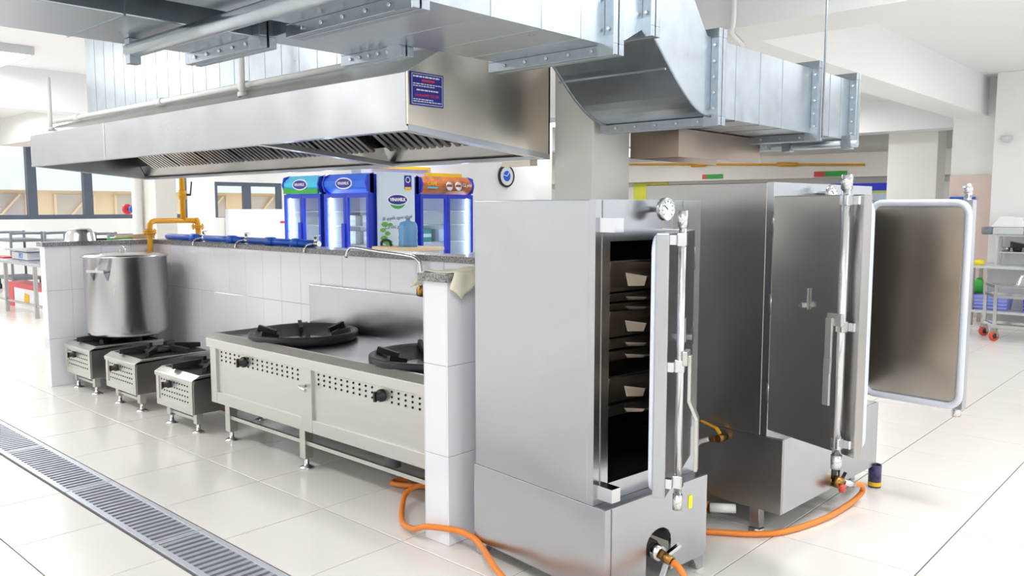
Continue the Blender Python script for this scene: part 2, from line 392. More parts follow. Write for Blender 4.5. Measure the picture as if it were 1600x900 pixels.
# ================================================================== EXHAUST HOOD
HX0, HX1, HY0, HY1 = -7.42, -2.75, 2.35, 3.30
hood = thing('exhaust_hood', (-5.08, 2.82, 1.735), 'long stainless canopy exhaust hood hanging over the stoves', 'hood')
def hz(y): return 1.82 - .085 * (y - HY0) / (HY1 - HY0)          # rim falls towards the back
t = .012
MB().box(HX0 + t, HX1 - t, HY0 - .001, HY0 + t, 1.822, 2.062).build('front_panel', 'steel', hood, bev=.003)
side = [(HY0, 1.82), (HY1, 1.735), (HY1, 2.21), (2.6, 2.21), (HY0, 2.062)]
MB().prism(side, 'x', HX1 - t, HX1).build('side_panel', 'steel_warm', hood)
MB().prism(side, 'x', HX0, HX0 + t).build('side_panel', 'steel', hood)
MB().add([(HX0, HY0 + .002, 2.062), (HX1, HY0 + .002, 2.062), (HX1, 2.6, 2.21), (HX0, 2.6, 2.21), (HX0, HY1, 2.21), (HX1, HY1, 2.21)], [(0, 1, 2, 3), (3, 2, 5, 4)]).build('top_panel', 'steel_dark', hood)
MB().box(HX0, HX1, HY1 - t, HY1, 1.735, 2.21).build('back_panel', 'steel_dark', hood)
MB().box(-5.96, -5.945, HY0 - .003, HY0 + .002, 1.825, 2.06).build('seam', 'chrome', hood)
for y0, y1, zf in ((HY0 - .002, HY0 + .05, hz(HY0)), (HY1 - .05, HY1 + .002, hz(HY1))):
    MB().box(HX0, HX1, y0, y1, zf - .006, zf + .012).build('rim', 'steel', hood)
for xc in (HX0 + .028, -3.98, HX1 - .028):
    MB().add([(xc - .03, HY0, hz(HY0) - .007), (xc + .03, HY0, hz(HY0) - .007), (xc + .03, HY1, hz(HY1) - .007), (xc - .03, HY1, hz(HY1) - .007),
              (xc - .03, HY0, hz(HY0) + .02), (xc + .03, HY0, hz(HY0) + .02), (xc + .03, HY1, hz(HY1) + .02), (xc - .03, HY1, hz(HY1) + .02)],
             [(0, 3, 2, 1), (4, 5, 6, 7), (0, 1, 5, 4), (1, 2, 6, 5), (2, 3, 7, 6), (3, 0, 4, 7)]).build('cross_rim', 'steel', hood)
# inner divider, filter bank (a slanted row of baffle filters in each bay), and lower back plate
for xa, xb, nf in ((-7.1, -4.04, 6), (-3.93, -2.79, 2)):
    ya, za, yb, zb_ = 2.72, 2.14, 3.22, 1.845
    wf_ = (xb - xa) / nf
    MB().add([(xa - .3, yb, zb_), (xb + .04, yb, zb_), (xb + .04, HY1 - .03, 1.75), (xa - .3, HY1 - .03, 1.75)], [(0, 1, 2, 3)]).build('back_slope', 'steel_dark', hood)
    for k in range(nf):
        fx0 = xa + k * wf_ + .01; fx1 = xa + (k + 1) * wf_ - .01
        fl = MB().add([(fx0, ya, za), (fx1, ya, za), (fx1, yb, zb_), (fx0, yb, zb_), (fx0, ya, za + .03), (fx1, ya, za + .03), (fx1, yb, zb_ + .03), (fx0, yb, zb_ + .03)],
                      [(0, 3, 2, 1), (4, 5, 6, 7), (0, 1, 5, 4), (1, 2, 6, 5), (2, 3, 7, 6), (3, 0, 4, 7)]).build('baffle_filter', 'dark_metal', hood)
        nb_ = 9
        for q in range(nb_):
            xq = fx0 + (q + .5) * (fx1 - fx0) / nb_
            MB().bar((xq, ya + .02, za - .02), (xq, yb - .02, zb_ - .02), (fx1 - fx0) / nb_ * .55, .018).build('baffle', 'steel_dark', fl)
MB().box(-3.06, -2.86, HY1 - .03, HY1 + .03, 1.70, 1.735).build('grease_cup', 'steel_warm', hood)
# sign on the side panel
sg = tag(box(HX1 + .001, HX1 + .004, 2.361, 2.553, 1.922, 2.064).build('notice_sign', 'sign_blue'), 'small blue notice sign with white border stuck on the hood side', 'sign')
sx = HX1 + .0046
bd = MB()
for a in ((2.368, 2.546, 2.056, 2.058), (2.368, 2.546, 1.928, 1.930), (2.368, 2.370, 1.930, 2.056), (2.544, 2.546, 1.930, 2.056)): bd.box(sx, sx + .0004, *a)
bd.build('border', 'white_ink', sg)
lettering('Hotline:0909 572 233', .0155, 'red_ink', sg, (sx, 2.457, 1.967), (0, 1, 0), (0, 0, 1), extrude=.0003, bold=.0003)
tl = MB()
for zz, ya, yb, hh in ((2.046, 2.376, 2.53, .007), (2.015, 2.376, 2.54, .004), (2.006, 2.376, 2.50, .004), (1.989, 2.395, 2.52, .006), (1.949, 2.376, 2.49, .004), (1.940, 2.376, 2.54, .004)):
    y = ya
    while y < yb:
        l = random.uniform(.008, .02); tl.box(sx, sx + .0004, y, min(y + l, yb), zz - hh / 2, zz + hh / 2); y += l + .004
tl.build('small_print', 'white_ink', sg)
MB().box(sx, sx + .0004, 2.425, 2.50, 2.026, 2.035).build('red_line', 'red_ink', sg)

# second, smaller hood behind the column
h2 = thing('small_exhaust_hood', (-2.35, 4.1, 1.75), 'small warm-toned steel hood between column and lower duct', 'hood')
MB().box(-2.52, -2.227, 3.69, 3.70, 1.74, 1.882).box(-2.237, -2.227, 3.70, 4.6, 1.74, 1.882).box(-2.52, -2.51, 3.70, 4.6, 1.74, 1.882).build('side_panel', 'steel_brown', h2)
MB().box(-2.51, -2.237, 3.70, 4.6, 1.84, 1.85).build('filter', 'dark_metal', h2)

# plenum duct standing on the hood
pl = thing('hood_plenum_duct', (-5.1, 2.95, 2.212), 'pale galvanised plenum duct with upright seams standing on the hood', 'duct')
MB().box(-6.88, -3.35, 2.60, 3.25, 2.212, 3.195).build('sheet', 'galv', pl, bev=.004)
xs = -6.7
while xs < -3.4:
    box(xs, xs + .003, 2.5985, 2.60, 2.215, 3.19).build('seam', 'galv', pl); xs += .172
# ducts overhead
def flange(parent, y, x0, x1, z0, z1, lip=.04, th=.035):
    mb = MB()
    for q in (-th, .004):
        a, b = y + q, y + q + th - .004
        mb.box(x0 - lip, x1 + lip, a, b, z0 - lip, z0).box(x0 - lip, x1 + lip, a, b, z1, z1 + lip).box(x0 - lip, x0, a, b, z0, z1).box(x1, x1 + lip, a, b, z0, z1)
    f = mb.build('flange', 'galv_dark', parent, bev=.002)
    bolts = MB()
    for k in range(5):
        xb = x0 + (x1 - x0) * (k + .5) / 5; bolts.cyl((xb, y - th - .008, z0 - lip / 2), (xb, y - th, z0 - lip / 2), .007, 6)
        zb = z0 + (z1 - z0) * (k + .5) / 5; bolts.cyl((x1 + lip / 2, y - th - .008, zb), (x1 + lip / 2, y - th, zb), .007, 6)
    bolts.build('bolt', 'chrome', f, kind='stuff')
    cl = MB().box(x1 - .03, x1 + lip + .003, y - th - .004, y - th, z0 - lip - .003, z0 + .03); cl.build('corner_plate', 'galv', f)
d1 = thing('branch_duct', (-2.95, 0, 2.09), 'galvanised branch duct at the upper left edge of the photo', 'duct')
MB().box(-3.2, -2.72, -2.5, 1.66, 2.09, 2.62).build('sheet', 'galv', d1, bev=.004)
for y in (-1.3, -.2, .62, 1.15): box(-3.205, -2.715, y, y + .006, 2.086, 2.625).build('seam', 'galv_dark', d1)
flange(d1, 1.64, -3.2, -2.72, 2.09, 2.62)
d2 = thing('main_duct', (-2.14, 2, 2.09), 'large galvanised main duct dropping in a curved elbow above the cabinets', 'duct')
DX0, DX1 = -2.44, -1.874
# side profile along Y: straight, small rise, S-shaped drop, straight run
bot = [(-2.5, 2.09), (2.60, 2.09), (2.70, 2.125), (2.84, 2.195)]
for k in range(13):
    a = k / 12; bot.append((2.86 + .50 * a, 2.19 - .30 * math.sin(a * math.pi / 2) ** 1.15))
bot += [(5.03, 1.885)]
top = [(5.03, 2.232), (3.40, 2.232), (3.33, 2.235), (3.27, 2.30), (3.21, 2.37), (3.14, 2.48), (3.06, 2.59), (2.98, 2.66), (2.86, 2.70), (2.6, 2.64), (-2.5, 2.64)]
prof = bot + top
MB().prism(prof, 'x', DX0, DX1).build('sheet', 'galv', d2)
for x in (DX0, DX1): MB().tube([(x, a[0], a[1]) for a in bot[3:-1]], .007, 6).build('elbow_edge', 'galv_dark', d2)
MB().bar((DX0, 2.99, 2.052), (DX1, 2.99, 2.052), .008, .008).build('elbow_seam', 'galv_dark', d2)
for y in (-1.2, -.2, .5, 1.1, 1.95, 2.2, 2.42): box(DX0 - .002, DX1 + .002, y, y + .005, 2.088, 2.642).build('seam', 'galv', d2)
for y in (3.6, 3.85, 4.1, 4.72, 4.88): box(DX0 - .002, DX1 + .002, y, y + .004, 1.884, 2.234).build('seam', 'galv', d2)
flange(d2, 1.62, DX0, DX1, 2.09, 2.64); flange(d2, 2.60, DX0, DX1, 2.09, 2.64); flange(d2, 2.85, DX0, DX1, 2.195, 2.70)
flange(d2, 3.40, DX0, DX1, 1.888, 2.232); flange(d2, 4.50, DX0, DX1, 1.886, 2.232); flange(d2, 5.05, DX0, DX1, 1.885, 2.232)
d3 = thing('side_duct', (-2.6, 1.9, 2.09), 'short galvanised duct box between the branch duct and main duct', 'duct')
MB().box(-2.78, DX0 - .004, 1.66, 2.08, 2.092, 2.62).build('sheet', 'galv', d3, bev=.003)
flange(d3, 2.09, -2.78, DX0 - .05, 2.092, 2.62)
hr = tag(MB().cyl((-1.82, 4.5, 1.86), (-1.82, 4.5, CZ), .006, 8).build('hanger_rod', 'galv_dark'), 'thin steel hanger rod beside the lower duct', 'rod')
st = thing('trapeze_support', (-2.5, 1.33, 2.05), 'round galvanised support pipe crossing under the overhead ducts', 'pipe')
MB().cyl((-3.1, 1.33, 2.05), (-1.6, 1.33, 2.05), .028, 16).build('pipe', 'galv', st)
MB().cyl((-1.63, 1.33, 2.0), (-1.63, 1.33, CZ), .006, 8).build('rod', 'galv_dark', st)
MB().box(-3.10, -3.06, 1.31, 1.35, 2.0, 2.088).build('bracket', 'galv_dark', st)
s2 = thing('duct_strut', (-2.2, 4.25, 1.8), 'galvanised strut pipe slung under the lower duct behind the column', 'pipe')
MB().cyl((-2.22, 4.75, 1.84), (-1.72, 4.75, 1.84), .022, 12).build('pipe', 'galv', s2)
for x in (-2.15, -1.8): MB().box(x, x + .05, 4.72, 4.78, 1.81, 1.884).build('clamp', 'galv_dark', s2)
# white conduits on the hood
cd = thing('white_conduit', (-5, 2.47, 2.16), 'thin white pipe lying along the top of the long hood', 'pipe')
MB().tube([(-7.25, 2.47, 2.165), (-3.35, 2.47, 2.165)], .017, 10).build('pipe', 'pvc', cd)
for x in (-6.75, -5.35, -4.3): MB().cyl((x - .04, 2.47, 2.165), (x + .04, 2.47, 2.165), .024, 10).build('coupling', 'pvc', cd)
for x, z1, lb in ((-7.13, 2.5, 'upright white pipe at the left end of the hood'), (-4.215, CZ, 'upright white pipe rising from the middle of the hood')):
    u = thing('white_riser', (x, 2.41, 2.09), lb, 'pipe')
    MB().cyl((x, 2.41, 2.09), (x, 2.41, z1), .016, 10).build('pipe', 'pvc', u); MB().cyl((x, 2.41, 2.09), (x, 2.41, 2.115), .026, 10).build('foot', 'pvc', u)
cc = tag(MB().tube(smooth_path([(-2.75, 5.25, 3.18), (-2.755, 5.25, 2.95), (-2.755, 5.24, 2.74), (-2.81, 5.32, 2.685), (-2.91, 5.62, 2.68), (-2.96, 5.78, 2.68)], 6), .018, 8).build('bent_conduit', 'pvc'), 'cream bent conduit hugging the beam beside the main duct', 'pipe')

# ceiling lamps
def lamp(x, y, label, rz=0):
    L = thing('ceiling_lamp', (x, y, CZ - .09), label, 'lamp', 'flat ceiling lamps')
    MB().box(x - .62, x + .62, y - .32, y + .32, CZ - .09, CZ).build('housing', 'light_grey', L, bev=.005)
    box(x - .59, x + .59, y - .29, y + .29, CZ - .096, CZ - .09).build('diffuser', 'diffuser', L)
    ld = bpy.data.lights.new('lamp_light', 'AREA'); ld.shape = 'RECTANGLE'; ld.size = 1.15; ld.size_y = .55; ld.energy = LAMP_POWER; ld.color = (.97, .985, 1)
    lo = bpy.data.objects.new('lamp_light', ld); COL.objects.link(lo); lo.parent = L; lo.location = (0, 0, -.012)
for x in (-16.6, -13.0, -9.6, -5.8, -.6, 2.6):
    for y in (-2.6, .6, 4.3, 9.0, 12.7, 16.6):  # last two rows are added to brighten the dim far end
        if y > 10 and x in (2.6, -.6): continue
        if x == -5.8 and y == 4.3: y = 5.2
        if x == -9.6 and y == 4.3: x, y = -10.5, 2.9
        d = 'flat ceiling lamp %s, %s' % ({-10.5: 'left of the plenum duct', -16.6: 'farthest left', -13.0: 'just before the left beam', -9.6: 'left of the plenum duct', -5.8: 'above the stove bay', -.6: 'right of the main duct', 2.6: 'farthest right'}[x],
                                          {-2.6: 'in the row behind the viewer', .6: 'in the row above the drain', 4.3: 'in the row above the partition', 2.9: 'in the row above the partition', 5.2: 'in the row above the partition', 9.0: 'in the row by the fridges', 12.7: 'in the added row before the far beam', 16.6: 'in the added row by the far wall'}[y])
        lamp(x, y, d)

# ================================================================== STOVES
def foot(mb_parent, x, y, ztop, name='leg', w_=.045):
    lg = MB().box(x - w_ / 2, x + w_ / 2, y - w_ / 2, y + w_ / 2, .06, ztop).build(name, 'steel_front', mb_parent, bev=.002)
    MB().lathe([(0, 0), (.042, 0), (.042, .006), (.022, .016), (.014, .02), (.014, .062)], (x, y, 0), 16).build('foot', 'chrome', lg)
def knob(parent, x, y, z, r=.026):
    k = MB().lathe([(0, .045), (r * .7, .045), (r * .75, .02), (r, .018), (r, 0)], (x, y, z), 14, axis=(0, -1, 0)).build('knob', 'black', parent)
    MB().box(x - .006, x + .006, y - .055, y - .04, z - r * .8, z + r * .8).build('grip', 'black', k)
def holes(parent, x0, x1, z0, z1, nx, nz, y, r=.006, skip=None):
    mb = MB()
    for i in range(nx):
        for j in range(nz):
            x = x0 + (x1 - x0) * i / (nx - 1); z = z0 + (z1 - z0) * j / (nz - 1)
            if skip and abs(x - skip[0]) < .032 and abs(z - skip[1]) < .035: continue
            mb.lathe([(0, 0), (r, 0), (r, .002)], (x, y, z), 8, axis=(0, -1, 0))
    mb.build('vent_holes', 'void', parent, kind='stuff')
def trivet(parent, cx, cy, z, r, n=6):
    rg = MB().lathe([(r * .34, 0), (r * .44, 0), (r * .44, .022), (r * .34, .022), (r * .34, 0)], (cx, cy, z), 24).build('trivet_ring', 'iron', parent)
    for k in range(n):
        a = 2 * math.pi * k / n + .3; c, s_ = math.cos(a), math.sin(a)
        MB().add([(cx + c * r * .36 - s_ * q, cy + s_ * r * .36 + c * q, z + h) for q in (-.014, .014) for h in (.0, .05)] +
                 [(cx + c * r * 1.02 - s_ * q, cy + s_ * r * 1.02 + c * q, z + h) for q in (-.014, .014) for h in (-.0, .034)],
                 [(0, 1, 3, 2), (4, 6, 7, 5), (0, 4, 5, 1), (2, 3, 7, 6), (1, 5, 7, 3), (0, 2, 6, 4)]).build('trivet_arm', 'iron', parent)
    MB().lathe([(0, .012), (r * .16, .012), (r * .2, 0), (r * .2, -.03)], (cx, cy, z), 16).build('burner', 'dark_metal', parent)
def small_stove(x0, label):
    x1 = x0 + .54; y0, y1 = 2.47, 3.06; zt = .392; zb = .135
    s_ = thing('single_stove', ((x0 + x1) / 2, (y0 + y1) / 2, 0), label, 'stove', 'low single gas stoves in a row')
    MB().prism([(y0 + .015, zb), (y1, zb), (y1, zt - .02), (y0 + .015, zt - .02)], 'x', x0 + .012, x1 - .012).build('body', 'steel_dark', s_, bev=.003)
    MB().prism([(y0, zt - .055), (y0 + .02, zt - .055), (y0 + .02, zt - .02), (y1, zt - .02), (y1, zt), (y0 + .055, zt), (y0, zt - .03)], 'x', x0, x1).build('top_rim', 'steel_front', s_, bev=.002)
    MB().box(x0 + .012, x0 + .05, y0 + .004, y0 + .016, zb, zt - .055).box(x1 - .05, x1 - .012, y0 + .004, y0 + .016, zb, zt - .055).box(x0 + .05, x1 - .05, y0 + .004, y0 + .016, zb, zb + .045).build('front_frame', 'steel_front', s_, bev=.002)
    MB().box(x0 + .05, x1 - .05, y0 + .012, y0 + .018, zb + .045, zt - .05).build('front_panel', 'steel_front', s_)
    kx, kz = x0 + .2, zt - .095
    holes(s_, x0 + .085, x1 - .085, zb + .075, zt - .075, 11, 4, y0 + .0115, .0055, (kx, kz))
    knob(s_, kx, y0 + .012, kz)
    for x in (x0 + .09, x1 - .07):
        for y in (y0 + .07, y1 - .06): foot(s_, x, y, zb)
    MB().bar((x0 + .09, y0 + .07, .085), (x1 - .07, y0 + .07, .085), .012, .02).build('stretcher', 'steel_front', s_)
    MB().cyl((x0 + .1, y0 + .3, .1), (x1 - .08, y0 + .3, .1), .014, 8).build('gas_pipe', 'darkorange', s_)
    MB().box(x0 + .05, x1 - .03, y0 + .06, y1 - .03, zt, zt + .004).build('drip_plate', 'dark_metal', s_)
    trivet(s_, (x0 + x1) / 2, (y0 + y1) / 2 + .02, zt + .006, .285, 6)
    return s_
small_stove(-7.28, 'low single gas stove under the tall stock pot')
small_stove(-6.455, 'low single gas stove in the middle with its burner uncovered')
small_stove(-5.60, 'low single gas stove next to the wide wok stove')
# stock pot
pot = thing('stock_pot', (-6.93, 2.86, .448), 'tall aluminium stock pot with lid standing on the far stove', 'pot')
px, py, r_ = -6.93, 2.86, .315
M['alu'] = mat('worn_aluminium', (206, 206, 208), .25, 1., var=.12, scale=3, stretch=(1, 1, .4), rvar=.08)
MB().lathe([(0, 0), (r_ - .03, 0), (r_ - .008, .012), (r_, .04), (r_, .63), (r_ + .016, .638), (r_ + .016, .648), (r_ - .004, .65), (r_ - .006, .6)], (px, py, .448), 48).build('body', 'alu', pot)
lid = MB().lathe([(r_ + .004, .648), (r_ - .01, .656), (r_ * .5, .672), (0, .676)], (px, py, .448), 48).build('lid', 'alu', pot)
MB().tube(smooth_path([(px - .05, py - .02, 1.118), (px - .045, py - .02, 1.15), (px, py - .02, 1.165), (px + .05, py - .02, 1.15), (px + .055, py - .02, 1.118)], 6), .006, 8).build('lid_handle', 'chrome', lid)
for a in (-1.02, 2.1):
    c, s_ = math.cos(a), math.sin(a); tx, ty = -s_, c
    def q(rr, tt, z): return (px + c * rr + tx * tt, py + s_ * rr + ty * tt, z)
    MB().bar(q(r_ + .05, -.075, .985), q(r_ + .05, .075, .985), .028, .02).build('handle', 'alu', pot)
    for tt in (-.06, .06): MB().add([q(r_ - .002, tt - .02, .975), q(r_ - .002, tt + .02, .975), q(r_ - .002, tt, .90), q(r_ + .055, tt - .014, .98), q(r_ + .055, tt + .014, .98), q(r_ + .04, tt, .965)], [(0, 1, 2), (3, 5, 4), (0, 3, 4, 1), (1, 4, 5, 2), (2, 5, 3, 0)]).build('handle_bracket', 'alu', pot)
# wide wok stove
wx0, wx1, wy0, wy1, wz = -4.95, -2.78, 2.52, 3.27, .685
ws = thing('wok_stove', (-3.87, 2.9, 0), 'wide stainless double wok stove with splashback against the partition', 'stove')
MB().prism([(wy0, wz - .085), (wy0 + .02, wz - .085), (wy0 + .02, wz - .03), (wy0 + .075, wz - .03), (wy0 + .075, wz), (wy0 + .055, wz), (wy0, wz - .03)], 'x', wx0, wx1).build('front_apron', 'steel_front', ws, bev=.003)
for xa in (wx0, wx1 - .02): MB().box(xa, xa + .02, wy0 + .055, wy1, wz - .08, wz).build('side_rim', 'steel_front', ws, bev=.002)
MB().box(wx0 + .02, wx1 - .02, wy0 + .07, wy1, wz - .05, wz - .028).build('worktop', 'steel', ws)
MB().box(wx0 + .02, wx1 - .02, wy0 + .04, wy1, .26, wz - .05).build('body', 'steel_dark', ws)
fz0, fz1 = .245, wz - .085
for xa, xb in ((wx0 + .03, wx0 + .10), (-3.90, -3.80), (wx1 - .09, wx1 - .03)): MB().box(xa, xb, wy0 + .01, wy0 + .04, fz0, fz1).build('front_post', 'steel_front', ws, bev=.003)
for xa, xb in ((wx0 + .10, -3.90), (-3.80, wx1 - .09)): MB().box(xa, xb, wy0 + .012, wy0 + .04, fz0, fz0 + .075).build('bottom_rail', 'steel_front', ws, bev=.003)
for xa, xb, kx in ((wx0 + .10, -3.90, -4.52), (-3.80, wx1 - .09, -3.2)):
    MB().box(xa, xb, wy0 + .026, wy0 + .04, fz0 + .075, fz1).build('front_panel', 'steel_front', ws)
    holes(ws, xa + .05, xb - .05, fz1 - .075, fz1 - .022, 17, 3, wy0 + .0255, .0065, (kx, fz1 - .05))
    knob(ws, kx, wy0 + .026, fz1 - .05, .032)
MB().tube(smooth_path([(-3.86, wy0 + .008, .50), (-3.865, wy0 - .02, .505), (-3.84, wy0 - .03, .50), (-3.80, wy0 - .026, .49)], 5), .009, 8).build('catch', 'chrome', ws)
for x in (-4.805, -3.965, -2.86):
    for y in (wy0 + .08, wy1 - .06): foot(ws, x, y, .26, w_=.055)
MB().bar((-4.8, wy0 + .075, .152), (-2.85, wy0 + .075, .152), .018, .022).build('stretcher', 'steel_front', ws)
MB().box(wx0 + .06, wx1, wy1 - .012, wy1 + .018, wz - .03, .953).build('splashback', 'steel_dark' if 0 else 'steel', ws, bev=.004)
for cx in (-4.42, -3.22):
    cy = 2.90
    wr_ = MB().lathe([(.20, .0), (.315, .0), (.335, .02), (.335, .055), (.322, .062), (.30, .05), (.24, .03), (.15, -.005), (0, -.02)], (cx, cy, wz - .028), 40).build('wok_ring', 'iron', ws)
    for k in range(6):
        a = 2 * math.pi * k / 6 + .55; c, s_ = math.cos(a), math.sin(a)
        MB().bar((cx + c * .19, cy + s_ * .19, wz + .01), (cx + c * .305, cy + s_ * .305, wz + .042), .024, .03).build('rib', 'iron', wr_)
# pipework seen under the stove
MB().cyl((-4.6, 2.95, .2), (-2.9, 2.95, .2), .02, 10).build('gas_pipe', 'steel_dark', ws)
MB().lathe([(0, 0), (.045, 0), (.045, .09), (.03, .11), (0, .11)], (-3.5, 2.85, .05), 14).build('drain_trap', 'grey', ws)
MB().bar((-3.56, 2.82, .2), (-3.42, 2.8, .2), .02, .008).build('valve_lever', 'yellow', ws)
MB().box(-3.25, -2.95, 2.9, 3.1, .1, .26).build('control_box', 'black', ws)
# swing faucet over the splashback
fa = thing('swing_faucet', (-3.676, 3.2, .95), 'chrome swing-arm faucet over the wok stove splashback', 'faucet')
fy = 3.262
MB().lathe([(0, 0), (.022, 0), (.028, .015), (.026, .045), (.014, .065)], (-3.72, fy, .953), 14).build('base_nut', 'brass', fa)
MB().tube(smooth_path([(-3.72, fy, 1.0), (-3.72, fy, 1.12), (-3.735, fy - .01, 1.17), (-3.80, fy - .025, 1.192), (-4.05, fy - .05, 1.21), (-4.27, fy - .07, 1.228), (-4.325, fy - .075, 1.215), (-4.35, fy - .08, 1.165)], 6), .012, 10).build('spout', 'chrome', fa)
f2 = thing('rear_faucet', (-3.2, 3.75, 0), 'chrome swing-arm faucet behind the partition beside the brown-topped fridge', 'faucet')
MB().tube(smooth_path([(-3.12, 3.8, .9), (-3.12, 3.8, 1.28), (-3.2, 3.78, 1.30), (-3.6, 3.72, 1.215), (-3.75, 3.70, 1.18)], 6), .012, 10).build('spout', 'chrome', f2)
MB().lathe([(0, 0), (.03, 0), (.03, .9), (.014, .93)], (-3.12, 3.8, 0), 12).build('stand_pipe', 'steel_dark', f2)
# cloth on the end wall
cl = MB(); n = 18; zc = PT + .037
P = []
for i in range(n + 1):
    for j in range(n + 1):
        u, v = i / n, j / n
        y = 2.385 + .32 * v + .03 * math.sin(math.pi * u) * (1 - v) + .008 * math.sin(11 * u)
        x = -2.83 + .40 * u; z = zc + .005 + .004 * math.sin(9 * u + 5 * v) + .003 * math.sin(17 * v)
        if x < -2.727: d = -2.727 - x; z -= d * .75 * (1 - .5 * v); x = -2.733 - d * .62 + .006 * math.sin(14 * v)
        if x > -2.541: d = x + 2.541; z -= d * max(.1, 1.0 - 1.7 * abs(v - .22)); x = -2.537 + d * .10 + .004 * math.sin(15 * v)
        P.append((x, y, z))
cl.add(P, [(i * (n + 1) + j, (i + 1) * (n + 1) + j, (i + 1) * (n + 1) + j + 1, i * (n + 1) + j + 1) for i in range(n) for j in range(n)], True)
co = tag(cl.build('cleaning_cloth', 'cloth'), 'crumpled cream cloth draped over the granite end of the partition', 'cloth')
co.modifiers.new('thick', 'SOLIDIFY').thickness = .004

# gas pipe, blue pipes, tools on the coping
gp = thing('gas_pipe', (-7.3, 3.4, 1.2), 'yellow gas pipe arching over the partition corner', 'pipe')
MB().tube(smooth_path([(-7.27, 3.22, .95), (-7.27, 3.22, 1.28), (-7.28, 3.235, 1.345), (-7.31, 3.28, 1.365)], 5) + [(-7.37, 3.5, 1.365)] + smooth_path([(-7.38, 3.62, 1.365), (-7.36, 3.68, 1.36), (-7.34, 3.70, 1.33), (-7.34, 3.70, .9)], 5), .024, 12).build('arch', 'yellow', gp)
for c in ((-7.27, 3.22, 1.255), (-7.34, 3.70, 1.29)):
    fl = MB().lathe([(0, 0), (.055, 0), (.055, .014), (0, .014)], c, 16).lathe([(0, .018), (.055, .018), (.055, .032), (0, .032)], c, 16).build('flange', 'yellow', gp)
    for k in range(4): MB().cyl((c[0] + .043 * math.cos(k * 1.57 + .7), c[1] + .043 * math.sin(k * 1.57 + .7), c[2] - .012), (c[0] + .043 * math.cos(k * 1.57 + .7), c[1] + .043 * math.sin(k * 1.57 + .7), c[2] + .044), .007, 6).build('bolt', 'yellow', fl)
MB().cyl((-7.375, 3.58, 1.365), (-7.375, 3.58, CZ), .024, 12).build('riser', 'yellow', gp)
v_ = MB().cyl((-7.375, 3.58, 1.56), (-7.375, 3.58, 1.64), .034, 12).build('valve', 'yellow', gp)
MB().bar((-7.33, 3.60, 1.60), (-7.30, 3.62, 1.60), .02, .02).bar((-7.30, 3.62, 1.60), (-7.29, 3.63, 1.72), .006, .018).build('lever', 'black', v_)
bp = thing('water_pipe', (-6.3, 3.4, 1.2), 'blue plastic water pipe lying along the granite coping', 'pipe')
zp = PT + .062
for xa, xb in ((-7.25, -6.62), (-6.55, -5.94), (-5.86, -4.98)): MB().cyl((xa, 3.37, zp), (xb, 3.37, zp), .026, 12).build('pipe', 'bluepipe', bp)
for x in (-6.75, -6.12, -5.55, -5.2): MB().cyl((x - .05, 3.37, zp), (x + .05, 3.37, zp), .034, 12).build('coupling', 'bluepipe', bp)
for x in (-6.585, -5.90, -4.96):
    tp = MB().cyl((x - .04, 3.37, zp), (x + .04, 3.37, zp), .02, 10).cyl((x, 3.37, zp), (x, 3.37, zp + .05), .014, 8).build('tap', 'chrome', bp)
    MB().bar((x - .02, 3.37, zp + .055), (x + .06, 3.36, zp + .06), .014, .008).build('tap_handle', 'chrome', tp)
    MB().tube(smooth_path([(x, 3.345, zp), (x, 3.29, zp - .01), (x, 3.272, zp - .045), (x, 3.272, zp - .06)], 4), .007, 8).build('hose_tail', 'chrome', tp)
bw = tag(MB().lathe([(.125, 0), (.12, .006), (.112, .06), (.09, .098), (.07, .108), (0, .11)], (-7.41, 2.69, PT + .036), 28).build('steel_bowl', 'chrome'), 'upturned steel bowl on the left partition coping', 'bowl')
sp = thing('green_spatula', (-7.41, 3.0, PT + .036), 'green handled spatula lying on the left coping', 'utensil')
MB().bar((-7.41, 2.80, PT + .046), (-7.41, 2.90, PT + .046), .03, .016).build('grip', 'black', sp); MB().bar((-7.41, 2.90, PT + .046), (-7.40, 3.12, PT + .05), .05, .012).build('blade', 'green', sp)
tag(MB().bar((-7.42, 2.98, PT + .06), (-7.36, 3.30, PT + .075), .04, .03).bar((-7.43, 3.1, PT + .05), (-7.36, 3.3, PT + .05), .06, .016).build('wooden_paddle', 'wood'), 'brown wooden paddle on the coping beside the green spatula', 'utensil')
rv = thing('hydrant_valve', (-9.15, 3.82, 1.43), 'red valve wheel left of the far white column', 'valve')
MB().lathe([(0, 0), (.05, 0), (.06, .02), (.05, .05), (0, .05)], (-9.13, 3.82, 1.466), 10, (-1, 0, 0)).build('wheel', 'red', rv); MB().cyl((-9.13, 3.82, 1.466), (-9.03, 3.82, 1.466), .015, 8).build('stem', 'chrome', rv)
MB().lathe([(0, 0), (.04, 0), (.04, .03), (0, .03)], (-9.0, 3.82, 1.466), 14, (-1, 0, 0)).build('plate', 'bluepipe', rv)
wp = tag(MB().cyl((-8.95, 3.84, 0), (-8.95, 3.84, CZ), .05, 14).build('down_pipe', 'pvc'), 'white down pipe in front of the far column', 'pipe')

